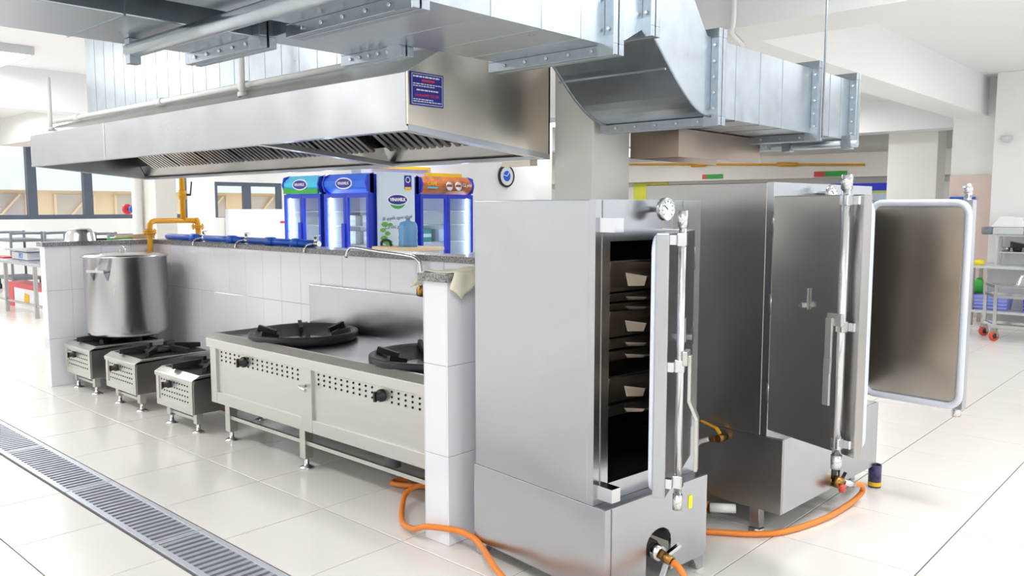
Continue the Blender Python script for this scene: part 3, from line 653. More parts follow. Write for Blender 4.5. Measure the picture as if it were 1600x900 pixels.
# ================================================================== STEAM CABINETS (local frame: +x out of the front, +y along the width)
def rounded_rect(w_, h_, r, n=6):
    pts = []
    for cx, cy, a0 in ((w_ - r, h_ - r, 0), (r, h_ - r, 90), (r, r, 180), (w_ - r, r, 270)):
        for k in range(n + 1):
            a = R(a0 + 90 * k / n); pts.append((cx + r * math.cos(a), cy + r * math.sin(a)))
    return pts
def door(cab, hx, hy, ang, width, z0, z1, outer, th=.045, m='steel', rod=.0135, crank=1., grip=.38, gas=.017):
    """door panel from hinge (hx,hy) in direction ang (local); outer = +1/-1: side of the direction vector (left = +1) that is the outer face"""
    d = Vector((math.cos(ang), math.sin(ang), 0)); nrm = Vector((-math.sin(ang), math.cos(ang), 0)) * outer; h = Vector((hx, hy, 0))
    def q(u, n_, z): return h + d * u + nrm * n_ + Vector((0, 0, z))
    def slab(u0, u1, n0, n1, za, zb): return MB().add([q(u0, n0, za), q(u1, n0, za), q(u1, n1, za), q(u0, n1, za), q(u0, n0, zb), q(u1, n0, zb), q(u1, n1, zb), q(u0, n1, zb)],
                     [(0, 3, 2, 1), (4, 5, 6, 7), (0, 1, 5, 4), (1, 2, 6, 5), (2, 3, 7, 6), (3, 0, 4, 7)])
    dr = slab(0, width, -th, 0, z0, z1).build('door', m, cab, local=True, bev=.004)
    # inner gasket ring
    pts = rounded_rect(width - .03, z1 - z0 - .03, .06)
    ring = [q(u + .015, -th - .008, z0 + .015 + v) for u, v in pts]; ring.append(ring[0]); ring.append(ring[1])
    MB().tube(ring, gas, 8, caps=False).build('gasket', 'rubber', dr, local=True)
    slab(.04, width - .04, -th - .006, -th, z0 + .04, z1 - .04).build('inner_panel', 'steel_warm', dr, local=True)
    # locking rod on the outer face near the free edge
    ur = width - .055; rod_n = .035
    MB().tube([q(ur, rod_n, z0 - .035), q(ur, rod_n, z1 + .055)], rod, 12).build('lock_rod', 'chrome', dr, local=True)
    for zz in (z0 + .03, (z0 + z1) / 2 - .02, z1 - .045):
        g_ = slab(ur - .02, ur + .02, .018, .052, zz, zz + .045).build('rod_guide', 'chrome', dr, local=True, bev=.004)
        slab(ur + .02, ur + .045, .0, .02, zz + .006, zz + .039).build('guide_foot', 'chrome', g_, local=True)
    for zz in (z0 - .05, z1 + .02): MB().tube([q(ur, rod_n, zz), q(ur, rod_n, zz + .055)], rod + .004, 12).build('rod_end', 'chrome', dr, local=True)
    # cranked flat lever handle
    zm = (z0 + z1) / 2 + .005; ul = ur - .02
    hd = slab(ur - .05, ur + .022, .045, .062, zm, zm + .05).build('handle', 'steel_front', dr, local=True, bev=.003)
    slab(ur - .05, ur - .018, .058, .07, zm - .13, zm + .03).build('lever_upper', 'steel_front', hd, local=True, bev=.002)
    a = [q(ur - .05, .058, zm - .13), q(ur - .018, .058, zm - .13), q(ur - .018, .07, zm - .13), q(ur - .05, .07, zm - .13), q(ur - .05, .07 + .015 * crank, zm - .19), q(ur - .018, .07 + .015 * crank, zm - .19), q(ur - .018, .082 + .015 * crank, zm - .19), q(ur - .05, .082 + .015 * crank, zm - .19)]
    MB().add(a, [(0, 3, 2, 1), (4, 5, 6, 7), (0, 1, 5, 4), (1, 2, 6, 5), (2, 3, 7, 6), (3, 0, 4, 7)]).build('lever_crank', 'steel_front', hd, local=True)
    slab(ur - .05, ur - .018, .07 + .015 * crank, .082 + .015 * crank, zm - grip, zm - .19).build('lever_grip', 'steel_front', hd, local=True, bev=.002)
    # catch for the lever in the middle of the face
    pk = slab(width * .40, width * .46, 0, .012, zm + .04, zm + .13).build('padlock_hasp', 'steel_dark', dr, local=True, bev=.002)
    slab(width * .41, width * .45, .012, .035, zm + .05, zm + .07).build('staple', 'chrome', pk, local=True)
    for zz in (z0 + .12, (z0 + z1) / 2, z1 - .16): MB().tube([q(-.008, -.01, zz), q(-.008, -.01, zz + .09)], .011, 10).build('hinge', 'steel_dark', dr, local=True)
    return dr
def gauge(cab, x, y, z, r=.042):
    gg = MB().lathe([(0, 0), (.012, 0), (.012, .05), (r * .9, .052), (r, .056), (r, .078), (r * .9, .08), (r * .88, .076)], (x, y, z), 28, (1, 0, 0)).build('pressure_gauge', 'chrome', cab, local=True)
    MB().lathe([(0, .0765), (r * .89, .0765)], (x, y, z), 28, (1, 0, 0)).build('dial', 'gauge_face', gg, local=True)
    mk = MB()
    for k in range(9):
        a = R(-40 + 260 * k / 8); mk.bar((x + .0772, y + r * .62 * math.cos(a), z + r * .62 * math.sin(a)), (x + .0772, y + r * .78 * math.cos(a), z + r * .78 * math.sin(a)), .0015, .0022)
    mk.bar((x + .0776, y, z), (x + .0776, y - r * .5, z + r * .35), .0015, .003)
    mk.build('dial_marks', 'black', gg, local=True)
def shell(cab, x0, x1, y0, y1, z0, z1, oy0, oy1, oz0, oz1, m='steel', fm='steel'):
    """cabinet body: outer skin, front frame around the opening, dark inner liner"""
    MB().box(x0, x1 - .03, y0, y0 + .03, z0, z1).build('side_panel', m, cab, local=True, bev=.004)
    MB().box(x0, x1 - .03, y1 - .03, y1, z0, z1).build('side_panel', m, cab, local=True, bev=.004)
    MB().box(x0, x0 + .03, y0 + .03, y1 - .03, z0, z1).build('back_panel', m, cab, local=True)
    MB().box(x0 + .03, x1 - .03, y0 + .03, y1 - .03, z1 - .03, z1).build('top_panel', m, cab, local=True)
    MB().box(x0 + .03, x1 - .03, y0 + .03, y1 - .03, z0, z0 + .03).build('bottom_panel', m, cab, local=True)
    f = MB().box(x1 - .03, x1, y0, oy0, z0, z1).box(x1 - .03, x1, oy1, y1, z0, z1).box(x1 - .03, x1, oy0, oy1, oz1, z1).box(x1 - .03, x1, oy0, oy1, z0, oz0)
    f.build('front_frame', fm, cab, local=True)
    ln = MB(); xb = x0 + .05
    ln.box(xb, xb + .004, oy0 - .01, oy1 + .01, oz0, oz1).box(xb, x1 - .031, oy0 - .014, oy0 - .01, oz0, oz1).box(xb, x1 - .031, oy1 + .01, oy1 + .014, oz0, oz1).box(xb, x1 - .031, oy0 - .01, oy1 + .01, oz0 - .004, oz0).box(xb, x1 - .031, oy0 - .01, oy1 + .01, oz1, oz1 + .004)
    ln.build('liner', 'dark_metal', cab, local=True)

A1 = -.105
c1 = thing('steam_cabinet', (-1.687, 2.343, 0), 'tall narrow steel steam cabinet with trays inside and its door ajar', 'cabinet', rz=A1)
# base with arched burner opening
arch = [(.235, .075), (.235, .19)] + [(.311 + .076 * math.cos(R(180 - k * 18)), .19 + .06 * math.sin(R(180 - k * 18))) for k in range(1, 10)] + [(.387, .19), (.387, .075)]
fp = MB()
outl = [(0, .395), (0, .06), (.235, .06)] + arch + [(.387, .06), (.62, .06), (.62, .395)]
fp.prism([(.0, .06), (.235, .06), (.235, .395), (0, .395)], 'x', -.012, 0).prism([(.387, .06), (.62, .06), (.62, .395), (.387, .395)], 'x', -.012, 0)
pa = [p for p in arch[1:-1]]
for a, b in zip(pa[:-1], pa[1:]):
    fp.prism([a, b, (b[0], .395), (a[0], .395)], 'x', -.012, 0)
fp.build('base_front', 'steel', c1, local=True)
MB().box(-.75, -.012, 0, .012, .06, .395).build('base_side', 'steel', c1, local=True, bev=.002)
MB().box(-.75, -.012, .608, .62, .06, .395).build('base_side', 'steel', c1, local=True)
MB().box(-.75, -.738, .012, .608, .06, .395).build('base_back', 'steel', c1, local=True)
MB().box(-.74, -.006, .006, .614, .388, .396).build('base_top', 'steel', c1, local=True)
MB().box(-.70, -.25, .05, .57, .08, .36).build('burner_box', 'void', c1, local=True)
MB().box(-.004, .003, .034, .037, .07, .392).build('base_seam', 'steel_dark', c1, local=True)
for x, y, sx_ in ((-.006, .006, 1), (-.006, .614, 1), (-.744, .006, -1), (-.744, .614, -1)):
    dy = .075 if y < .3 else -.075; dx = -.075 if sx_ > 0 else .075
    MB().add([(x, y, 0), (x + dx * .5, y, 0), (x + dx * .5, y + dy * .5, 0), (x, y + dy * .5, 0), (x, y, .07), (x + dx, y, .07), (x + dx, y + dy, .07), (x, y + dy, .07)],
             [(0, 3, 2, 1), (4, 5, 6, 7), (0, 1, 5, 4), (1, 2, 6, 5), (2, 3, 7, 6), (3, 0, 4, 7)]).build('leg', 'steel', c1, local=True, bev=.003)
shell(c1, -.74, -.06, .0, .62, .397, 1.51, .078, .545, .465, 1.36, 'steel', 'steel')
MB().box(-.063, -.057, .034, .037, .44, 1.508).box(-.063, -.057, .50, .503, 1.14, 1.508).build('frame_seam', 'steel_dark', c1, local=True)
gauge(c1, -.06, .308, 1.475)
MB().box(-.0605, -.0585, .375, .435, 1.40, 1.475).build('maker_plate', 'steel_warm', c1, local=True)
MB().box(-.0584, -.058, .379, .431, 1.404, 1.471).build('plate_inset', 'steel', c1, local=True)
for z in (1.395, .425):
    hk = MB().box(-.06, .02, .012, .018, z, z + .05).box(-.06, .02, .018, .058, z + .044, z + .05).box(-.06, .02, .018, .058, z, z + .006).box(.014, .02, .018, .058, z + .006, z + .044)
    hk.build('rod_keeper', 'chrome', c1, local=True)
for z in (1.31, 1.21, 1.10, .99, .89, .79, .685, .575):
    for y0, y1 in ((.07, .10), (.523, .553)): MB().box(-.62, -.09, y0, y1, z - .008, z).build('tray_rail', 'tray', c1, local=True)
door(c1, -.052, .575, math.atan2(-.5, .255), .55, .472, 1.395, 1, gas=.010)
MB().box(.0005, .002, .495, .52, .28, .335).build('yellow_sticker', 'yellow_tag', c1, local=True)
# burner valve at the arch
vb = thing('burner_valve', (-1.662, 2.652, .13), 'brass gas valve in the arched opening of the narrow steam cabinet', 'valve', rz=A1)
MB().cyl((-.28, 0, .06), (-.02, 0, .03), .035, 14).build('burner_tube', 'dark_metal', vb, local=True)
MB().cyl((-.03, 0, .03), (.02, .0, .02), .03, 14).build('collar', 'chrome', vb, local=True)
MB().cyl((.02, 0, .02), (.07, .005, .005), .02, 10).build('body', 'brass', vb, local=True)
MB().bar((.05, .005, .03), (.07, .05, .06), .02, .012).build('lever', 'chrome', vb, local=True); MB().bar((.045, -.0, -.01), (.05, -.03, -.05), .018, .012).build('wing_nut', 'chrome', vb, local=True)
# trays in cabinet 1: each rests on the rails
def tray(cab_loc, rz, z, label, H=.095):
    t_ = thing('steam_tray', cab_loc, label, 'tray', 'rice trays in the narrow steam cabinet', rz)
    def ring(x0, x1, y0, y1, zz): return [(x0, y0, zz), (x1, y0, zz), (x1, y1, zz), (x0, y1, zz)]
    v = ring(-.58, -.105, .105, .515, z + H) + ring(-.58, -.115, .115, .505, z + H) + ring(-.57, -.125, .125, .495, z + .01) + ring(-.57, -.118, .118, .502, z + .003)
    fs = []
    for a, b in ((0, 4), (4, 8), (12, 0)):
        for k in range(4): fs.append((a + k, a + (k + 1) % 4, b + (k + 1) % 4, b + k))
    fs += [(8, 9, 10, 11), (12, 15, 14, 13)]
    MB().add(v, fs).build('pan', 'tray', t_, local=True, bev=.008)
    for y0, y1 in ((.085, .108), (.512, .535)): MB().box(-.60, -.10, y0, y1, z + .001, z + .006).build('rim', 'tray', t_, local=True)
    MB().add([(-.100, .108, z + .004), (-.100, .512, z + .004), (-.088, .505, z + H * .86), (-.088, .112, z + H), (-.106, .108, z + .004), (-.106, .512, z + .004), (-.094, .505, z + H * .86), (-.094, .112, z + H)],
             [(0, 1, 2, 3), (7, 6, 5, 4), (0, 4, 5, 1), (1, 5, 6, 2), (2, 6, 7, 3), (3, 7, 4, 0)]).build('front_plate', 'tray', t_, local=True, bev=.002)
    za, zc = z + H * .18, z + H * .62
    MB().add([(-.095, .22, za), (-.058, .27, za), (-.058, .35, za), (-.095, .42, za), (-.092, .20, zc), (-.045, .27, zc - H * .12), (-.05, .36, zc - H * .12), (-.092, .45, zc)],
             [(0, 3, 2, 1), (4, 5, 6, 7), (0, 1, 5, 4), (1, 2, 6, 5), (2, 3, 7, 6), (3, 0, 4, 7)]).build('handle', 'tray', t_, local=True, bev=.002)
for z, H, zl in ((1.165, .12, 'topmost of all'), (1.128, .036, 'second from the top'), (1.092, .034, 'third from the top'), (.995, .105, 'fourth from the top'), (.95, .044, 'fifth from the top'), (.906, .042, 'sixth from the top'), (.745, .105, 'second from the bottom'), (.695, .048, 'lowest of all')):
    tray((-1.687, 2.343, 0), A1, z, 'shiny steel tray in the narrow steam cabinet, ' + zl, H)

A2 = -.055
c2 = thing('wide_steam_cabinet', (-1.51, 3.422, 0), 'wide double-door steel steam cabinet with both doors swung open', 'cabinet', rz=A2)
MB().box(-.82, 0, 0, .012, .12, .46).build('base_side', 'steel_dark', c2, local=True, bev=.002)
MB().box(-.82, 0, 1.03, 1.042, .12, .46).build('base_side', 'steel_dark', c2, local=True)
MB().box(-.012, 0, .012, .50, .12, .46).box(-.012, 0, .60, 1.03, .12, .46).box(-.012, 0, .50, .60, .34, .46).build('base_front', 'steel', c2, local=True)
MB().box(-.82, -.81, .012, 1.03, .12, .46).build('base_back', 'steel_dark', c2, local=True)
MB().box(-.81, -.006, .01, 1.03, .45, .462).build('base_top', 'steel', c2, local=True)
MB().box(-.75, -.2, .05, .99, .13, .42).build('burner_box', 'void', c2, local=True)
for x, y in ((-.14, .047), (-.12, .99), (-.74, .06), (-.74, .98)):
    lg = MB().box(x - .024, x + .024, y - .024, y + .024, .02, .13).build('leg', 'steel', c2, local=True, bev=.002)
    MB().lathe([(0, 0), (.038, 0), (.038, .012), (.026, .02), (0, .02)], (x, y, 0), 14).build('foot', 'steel_dark', lg, local=True)
shell(c2, -.76, -.08, 0, 1.04, .462, 1.592, .07, .97, .53, 1.48, 'steel_dark', 'steel')
MB().box(-.11, -.079, .50, .55, .53, 1.48).build('centre_post', 'steel', c2, local=True)
gauge(c2, -.08, .42, 1.545, .04)
door(c2, -.075, -.004, R(-18), .475, .495, 1.532, -1, m='steel_dark', rod=.018, crank=-.6, grip=.32)
door(c2, -.07, 1.035, R(-2.5), .50, .50, 1.52, 1, rod=.018)
# valves and hoses of cabinet 2
wv = thing('water_inlet_valve', (-1.80, 3.43, .42), 'brass ball valve with yellow lever on the wide cabinet side', 'valve', rz=A2)
MB().cyl((0, .0, 0), (0, -.05, 0), .018, 12).cyl((-.0, -.03, 0), (-.045, -.045, -.01), .015, 10).build('body', 'brass', wv, local=True)
MB().bar((0, -.03, .02), (-.02, -.032, .045), .014, .01).bar((-.02, -.032, .045), (-.10, -.034, .065), .016, .006).build('lever', 'yellow', wv, local=True)
tag(MB().tube(smooth_path([(-1.85, 3.385, .41), (-1.90, 3.36, .38), (-1.93, 3.34, .28), (-1.95, 3.33, .12), (-1.97, 3.33, .02)], 6), .011, 10).build('braided_hose', 'greyhose'), 'thin grey braided hose hanging from the brass valve', 'hose')
dv = thing('drain_pipe', (-1.83, 3.40, .08), 'pale blue drain pipe with brass valve low between the cabinets', 'pipe')
MB().cyl((-2.1, 3.38, .07), (-1.90, 3.385, .08), .024, 12).build('pipe', 'crate_pale', dv); MB().cyl((-1.90, 3.385, .08), (-1.84, 3.387, .083), .03, 10).build('valve', 'brass', dv); MB().cyl((-1.84, 3.387, .083), (-1.74, 3.45, .086), .022, 10).build('pipe', 'pvc', dv); MB().bar((-1.87, 3.385, .11), (-1.93, 3.37, .13), .014, .006).build('lever', 'yellow', dv)
gv = thing('gas_burner_valve', (-1.46, 3.97, .12), 'brass burner valve under the open left door of the wide cabinet', 'valve')
MB().cyl((-1.62, 3.96, .20), (-1.48, 3.965, .19), .035, 12).build('burner_tube', 'dark_metal', gv); MB().cyl((-1.49, 3.965, .15), (-1.44, 3.97, .14), .03, 12).build('body', 'brass', gv)
MB().bar((-1.45, 3.97, .15), (-1.44, 4.0, .19), .02, .01).build('lever', 'steel_dark', gv); MB().lathe([(0, 0), (.02, 0), (.02, .02), (0, .025)], (-1.44, 3.93, .13), 12, (1, 0, 0)).build('cap', 'wheel', gv); MB().cyl((-1.45, 4.0, .14), (-1.42, 4.06, .12), .016, 10).build('nozzle', 'chrome', gv)
# hoses on the floor
hs = tag(MB().tube(smooth_path([(-2.95, 2.98, .05), (-3.15, 2.80, .03), (-3.34, 2.72, .02), (-3.36, 2.80, .018), (-3.2, 2.9, .02), (-3.0, 2.86, .03), (-3.02, 2.78, .10), (-3.07, 2.72, .09), (-3.12, 2.63, .05), (-3.03, 2.52, .02), (-2.88, 2.40, .02), (-2.74, 2.345, .045), (-2.64, 2.335, .085), (-2.53, 2.40, .08), (-2.46, 2.41, .075), (-2.38, 2.40, .06), (-2.2, 2.30, .05), (-2.10, 2.26, .03), (-1.95, 2.15, .014), (-1.7, 2.08, .014), (-1.5, 2.2, .014), (-1.45, 2.42, .014), (-1.48, 2.58, .03), (-1.525, 2.64, .08), (-1.56, 2.648, .12), (-1.59, 2.65, .134)], 8), .0135, 10).build('gas_hose', 'orange'),
         'orange gas hose curling round the partition end to the narrow cabinet', 'hose')
tag(MB().tube(smooth_path([(-2.15, 3.0, .016), (-1.95, 3.16, .016), (-1.789, 3.27, .016), (-1.612, 3.391, .016), (-1.521, 3.524, .016), (-1.454, 3.797, .016), (-1.435, 4.05, .022), (-1.42, 4.17, .05), (-1.41, 4.14, .10), (-1.425, 4.06, .12)], 8), .0135, 10).build('gas_hose', 'orange'), 'orange gas hose arcing on the floor in front of the wide cabinet', 'hose')
can = thing('drink_can', (-1.455, 4.461, 0), 'opened purple printed tin can beside the wide cabinet', 'can')
MB().lathe([(0, .002), (.033, .002), (.033, .118), (.031, .122), (.029, .118), (.029, .01), (0, .01)], (-1.455, 4.461, 0), 24).build('body', 'purple_can', can)
MB().lathe([(.0335, .008), (.0335, .03)], (-1.455, 4.461, 0), 24).build('gold_band', 'amber', can)

# ================================================================== BACKGROUND: fridges, banner, clock
def fridge(loc, rz, wd, label, header, logo, stuff):
    f = thing('display_fridge', loc, label, 'fridge', 'glass door display fridges', rz)
    d_ = .65                                   # local: front at y=0 facing -y, x from 0..wd
    MB().box(0, .04, 0, d_, .1, 1.97).box(wd - .04, wd, 0, d_, .1, 1.97).box(.04, wd - .04, d_ - .04, d_, .1, 1.97).box(.04, wd - .04, .0, d_ - .04, .1, .32).box(.04, wd - .04, .06, d_ - .04, 1.68, 1.97).build('cabinet', 'fridge', f, local=True)
    MB().box(.04, wd - .04, d_ - .05, d_ - .042, .32, 1.68).box(.04, .045, .03, d_ - .05, .32, 1.68).box(wd - .045, wd - .04, .03, d_ - .05, .32, 1.68).build('liner', 'fridge_in', f, local=True)
    hp = [(.06, 1.70)] + [(.06 - .12 * math.sin(math.pi * k / 8), 1.70 + .28 * k / 8) for k in range(1, 8)] + [(.06, 1.985)]
    hd = MB().prism(hp[::-1], 'x', .03, wd - .03).build('header', header, f, local=True)
    MB().prism([(.07, 1.69), (-.04, 1.72), (-.075, 1.84), (-.04, 1.96), (.07, 1.99)][::-1], 'x', 0, .03).prism([(.07, 1.69), (-.04, 1.72), (-.075, 1.84), (-.04, 1.96), (.07, 1.99)][::-1], 'x', wd - .03, wd).build('header_cheek', 'fridge', hd, local=True)
    if logo == 'oval' or logo == 'oval_green':
        if logo == 'oval_green':
            MB().prism([(.03, 1.70), (wd - .03, 1.70), (wd - .03, 1.78), (wd * .4, 1.76), (.03, 1.80)], 'y', -.066, -.03).build('green_band', 'green', hd, local=True)
        def ov(rx, rz_, y, m, nm): MB().prism([(wd / 2 + rx * math.cos(2 * math.pi * k / 28), 1.84 + rz_ * math.sin(2 * math.pi * k / 28)) for k in range(28)], 'y', y, -.055).build(nm, m, hd, local=True)
        ov(.20, .085, -.070, 'white_ink', 'logo_rim'); ov(.18, .068, -.074, 'navy', 'logo_oval')
        lettering('VINAMILK', .062, 'white_ink', hd, (wd / 2, -.0765, 1.84), (1, 0, 0), (0, 0, 1), local=True, bold=.001)
    else:
        lettering('CAFÉ', .085, 'amber', hd, (.22, -.075, 1.86), (1, 0, 0), (0, 0, 1), local=True, bold=.002)
        MB().box(.12, .34, -.072, -.06, 1.79, 1.815).build('blue_strip', 'sky_print', hd, local=True)
        for x in (.60, .80): MB().lathe([(0, 0), (.07, 0), (.07, .02)], (x, -.055, 1.83), 20, (0, -1, 0)).build('cup_print', 'white_ink', hd, local=True)
        lettering('Cà phê', .075, 'white_ink', hd, (wd - .17, -.075, 1.85), (1, 0, 0), (0, 0, 1), local=True, shear=.2)
    mid = wd / 2
    for a, b, side_ in ((.0, mid - .004, 1), (mid + .004, wd, -1)):
        dr = MB().box(a, a + .05, -.04, 0, .33, 1.69).box(b - .05, b, -.04, 0, .33, 1.69).box(a + .05, b - .05, -.04, 0, .33, .39).box(a + .05, b - .05, -.04, 0, 1.63, 1.69).build('door', 'fridge', f, local=True)
        MB().box(a + .05, b - .05, -.026, -.020, .39, 1.63).build('pane', 'glass', dr, local=True)
        if side_ == 1: MB().box(b - .07, b + .0, -.07, -.04, .8, 1.25).build('handle', 'fridge', dr, local=True, bev=.005)
    for x in (.075, wd - .075): MB().box(x - .012, x + .012, .02, .04, .36, 1.64).build('light_strip', 'led', f, local=True)
    for z in (.62, .92, 1.2, 1.42): MB().box(.05, wd - .05, .06, d_ - .06, z, z + .008).build('shelf', 'light_grey', f, local=True)
    for x in (.08, wd - .08):
        for y in (.08, d_ - .08): MB().cyl((x, y, 0), (x, y, .1), .03, 10).build('foot', 'black', f, local=True)
    mw = Matrix.Translation(Vector(loc)) @ Matrix.Rotation(rz, 4, 'Z')
    for n_, (x, z, w_, h_, m, nm, lb, ct) in enumerate(stuff):
        p = mw @ Vector((x, .22, z))
        tq = thing(nm, p, lb, ct, None, rz)
        MB().box(0, w_, 0, .22, .0, h_).build('box', m, tq, local=True, bev=.004)
        MB().box(.01, w_ - .01, -.001, 0, h_ * .35, h_ * .6).build('print', 'red_ink' if 'red' in lb else 'poster', tq, local=True)
fridge((-11.72, 7.42, 0), 0, 1.0, 'leftmost glass door fridge with green meadow header', 'sky_print', 'oval_green',
       [(.56, 1.208, .3, .12, 'paper', 'carton_pack', 'white carton pack on a shelf of the leftmost fridge', 'carton')])
fridge((-10.62, 7.42, 0), 0, 1.08, 'middle glass door fridge with plain blue header, beside the white banner', 'header_blue', 'oval',
       [(.62, .93, .3, .2, 'light_grey', 'carton_pack', 'grey carton pack on the middle fridge shelf', 'carton'), (.66, .628, .3, .24, 'paper', 'carton_crate', 'red striped milk crate low in the middle fridge', 'crate'),
        (.15, 1.208, .28, .16, 'paper', 'carton_pack', 'white carton pack high in the middle fridge, left door', 'carton'), (.6, 1.208, .32, .17, 'light_grey', 'carton_pack', 'grey carton pack high in the middle fridge, right door', 'carton'), (.15, .93, .28, .2, 'light_grey', 'carton_pack', 'pale carton pack in the middle fridge behind the left door', 'carton')])
fridge((-9.9, 8.66, 0), math.pi / 2, 1.16, 'right glass door fridge with brown coffee header', 'brown_print', 'cafe',
       [(.16, 1.05 - .122, .3, .22, 'teal', 'carton_pack', 'green carton pack behind the left door of the coffee fridge', 'carton'), (.62, 1.05 - .122, .26, .2, 'poster', 'carton_pack', 'pale carton pack behind the right door of the coffee fridge', 'carton')])
# strip of poster between the first two fridges
tag(box(-10.70, -10.64, 7.5, 7.52, .3, 1.95).build('side_poster', 'leaf'), 'narrow green plant poster between the two left fridges', 'poster')
bn = thing('banner_board', (-9.5, 7.85, 0), 'tall pale blue banner with milk logo between the fridges', 'banner')
bx = -9.46
box(bx - .03, bx, 7.50, 8.19, 0, 2.0).build('panel', 'poster', bn)
MB().box(bx - .04, bx + .1, 7.55, 8.15, 0, .03).build('stand', 'grey', bn)
def ov2(ry, rz_, x, m, nm): MB().prism([(7.86 + ry * math.cos(2 * math.pi * k / 28), 1.60 + rz_ * math.sin(2 * math.pi * k / 28)) for k in range(28)], 'x', bx, x).build(nm, m, bn)
MB().prism([(7.86 + .15 * math.cos(R(180 + 180 * k / 14)), 1.575 + .11 * math.sin(R(180 + 180 * k / 14))) for k in range(15)], 'x', bx, bx + .002).build('logo_swoosh', 'green', bn)
ov2(.20, .085, bx + .003, 'white_ink', 'logo_rim'); ov2(.18, .07, bx + .005, 'navy', 'logo_oval')
lettering('VINAMILK', .066, 'white_ink', bn, (bx + .0065, 7.86, 1.60), (0, 1, 0), (0, 0, 1), bold=.003)
lettering('Bí quyết ngon khoẻ', .07, 'grey_ink', bn, (bx + .003, 7.85, 1.335), (0, 1, .06), (0, -.06, 1), shear=.25)
lettering('Cả nhà g', .07, 'grey_ink', bn, (bx + .003, 7.74, 1.20), (0, 1, .06), (0, -.06, 1), shear=.25)
bdg = MB().box(bx, bx + .002, 7.99, 8.13, 1.76, 1.96).build('badge', 'navy', bn); MB().lathe([(.034, .003), (.045, .003)], (bx, 8.06, 1.895), 20, (1, 0, 0)).build('badge_ring', 'white_ink', bdg); MB().box(bx + .002, bx + .003, 8.0, 8.12, 1.74, 1.79).build('badge_foot', 'amber', bdg)
lv = MB()
for k in range(26):
    y = 7.56 + random.random() * .16; z = .75 + random.random() * .5; a = random.random() * 6.3; s_ = random.uniform(.04, .075)
    lv.prism([(y + s_ * math.cos(a + q), z + s_ * .6 * math.sin(a + q)) for q in (0, 1, 2.1, 3.14, 4.2, 5.2)], 'x', bx, bx + .002 + k * .0001)
lv.build('printed_leaves', 'leaf', bn, kind='stuff')
# counter with water bottle in front of the banner
ct = thing('wooden_counter', (-8.9, 7.5, 0), 'pale wooden counter top carrying the blue water bottle', 'counter')
MB().box(-9.3, -8.45, 7.25, 7.85, .90, .94).build('top', 'wood', ct); MB().box(-9.25, -8.5, 7.3, 7.8, .035, .90).build('body', 'light_grey', ct)
tag(MB().lathe([(0, 0), (.13, 0), (.135, .03), (.128, .09), (.135, .12), (.128, .18), (.135, .21), (.13, .29), (.11, .34), (.03, .36), (.03, .40), (0, .40)], (-8.88, 7.56, .94), 24).build('water_bottle', 'water'), 'large blue water bottle on the wooden counter', 'bottle')
tag(MB().tube(smooth_path([(-9.17, 7.32, .95), (-9.17, 7.32, 1.0), (-9.13, 7.34, 1.03), (-9.05, 7.36, 1.02), (-9.02, 7.37, .95)], 5), .018, 8).build('carrying_strap', 'black'), 'black looped strap beside the blue water bottle', 'strap')
ck = thing('wall_clock', (-10.7, 11.53, 2.08), 'round black rimmed wall clock with pale face and blue centre', 'clock')
MB().lathe([(0, 0), (.21, 0), (.215, .03), (.20, .05), (.175, .04)], (-10.7, 11.53, 2.08), 32, (1, 0, 0)).build('rim', 'black', ck); MB().lathe([(0, .036), (.178, .036)], (-10.7, 11.53, 2.08), 32, (1, 0, 0)).build('face', 'gauge_face', ck); MB().lathe([(0, .039), (.10, .039)], (-10.7, 11.53, 2.08), 24, (1, 0, 0)).build('blue_centre', 'bluepipe', ck)
MB().bar((-10.658, 11.53, 2.08), (-10.658, 11.60, 2.16), .004, .012).bar((-10.658, 11.53, 2.08), (-10.658, 11.44, 2.10), .004, .012).build('hands', 'white_ink', ck)
tag(box(-10.69, -10.67, 9.5, 10.35, 1.0, 2.08).build('yellow_poster', 'amber'), 'yellow poster on the wall behind the coffee fridge', 'poster')
tag(box(-10.69, -10.66, 8.4, 9.6, 2.12, 2.17).build('yellow_trim_strip', 'amber'), 'thin yellow strip above the coffee fridge', 'strip')
dk = thing('wall_unit', (-10.5, 12.2, 1.4), 'dark grey shelf unit on the wall below the clock', 'shelf')
MB().box(-10.68, -10.3, 11.75, 12.4, 1.52, 1.6).build('top', 'light_grey', dk); MB().box(-10.66, -10.34, 11.8, 12.35, 1.38, 1.52).build('body', 'grey', dk)
# notices and boards on the far wall
tag(box(-13.1, -12.0, Y1 - .03, Y1 - .005, 1.70, 2.16).build('wall_poster', 'lime'), 'yellow and green poster on the far wall beside the column', 'poster')
ex = thing('exit_board', (-10.5, Y1 - .37, 2.2), 'small green and orange notice above the wide cabinet, left one', 'sign')
box(-10.65, -10.2, Y1 - .37, Y1 - .355, 2.22, 2.33).build('board', 'green', ex); box(-10.77, -10.65, Y1 - .37, Y1 - .355, 2.22, 2.33).build('end', 'wheel', ex)
e2 = thing('exit_board', (-7.4, Y1 - .37, 2.2), 'small green and orange notice right of the wide cabinet gauge', 'sign')
box(-7.6, -7.1, Y1 - .385, Y1 - .36, 2.2, 2.32).build('board', 'green', e2); box(-7.85, -7.6, Y1 - .385, Y1 - .36, 2.2, 2.32).build('end', 'wheel', e2)
mb_ = thing('menu_board', (-6.5, Y1 - .02, 1.3), 'blue topped notice board on the far wall left of the column', 'board')
box(-7.6, -5.4, Y1 - .03, Y1 - .002, 1.43, 1.82).build('board', 'poster', mb_); box(-7.6, -5.4, Y1 - .035, Y1 - .002, 1.87, 2.04).build('heading', 'crate_blue', mb_); box(-7.6, -5.4, Y1 - .036, Y1 - .002, 1.82, 1.87).build('strip', 'lime', mb_)
tag(box(-3.23, -2.92, 12.435, 12.459, 1.52, 1.63).build('blue_notice', 'bluepipe'), 'blue notice on the pink wall above the open right door', 'sign')
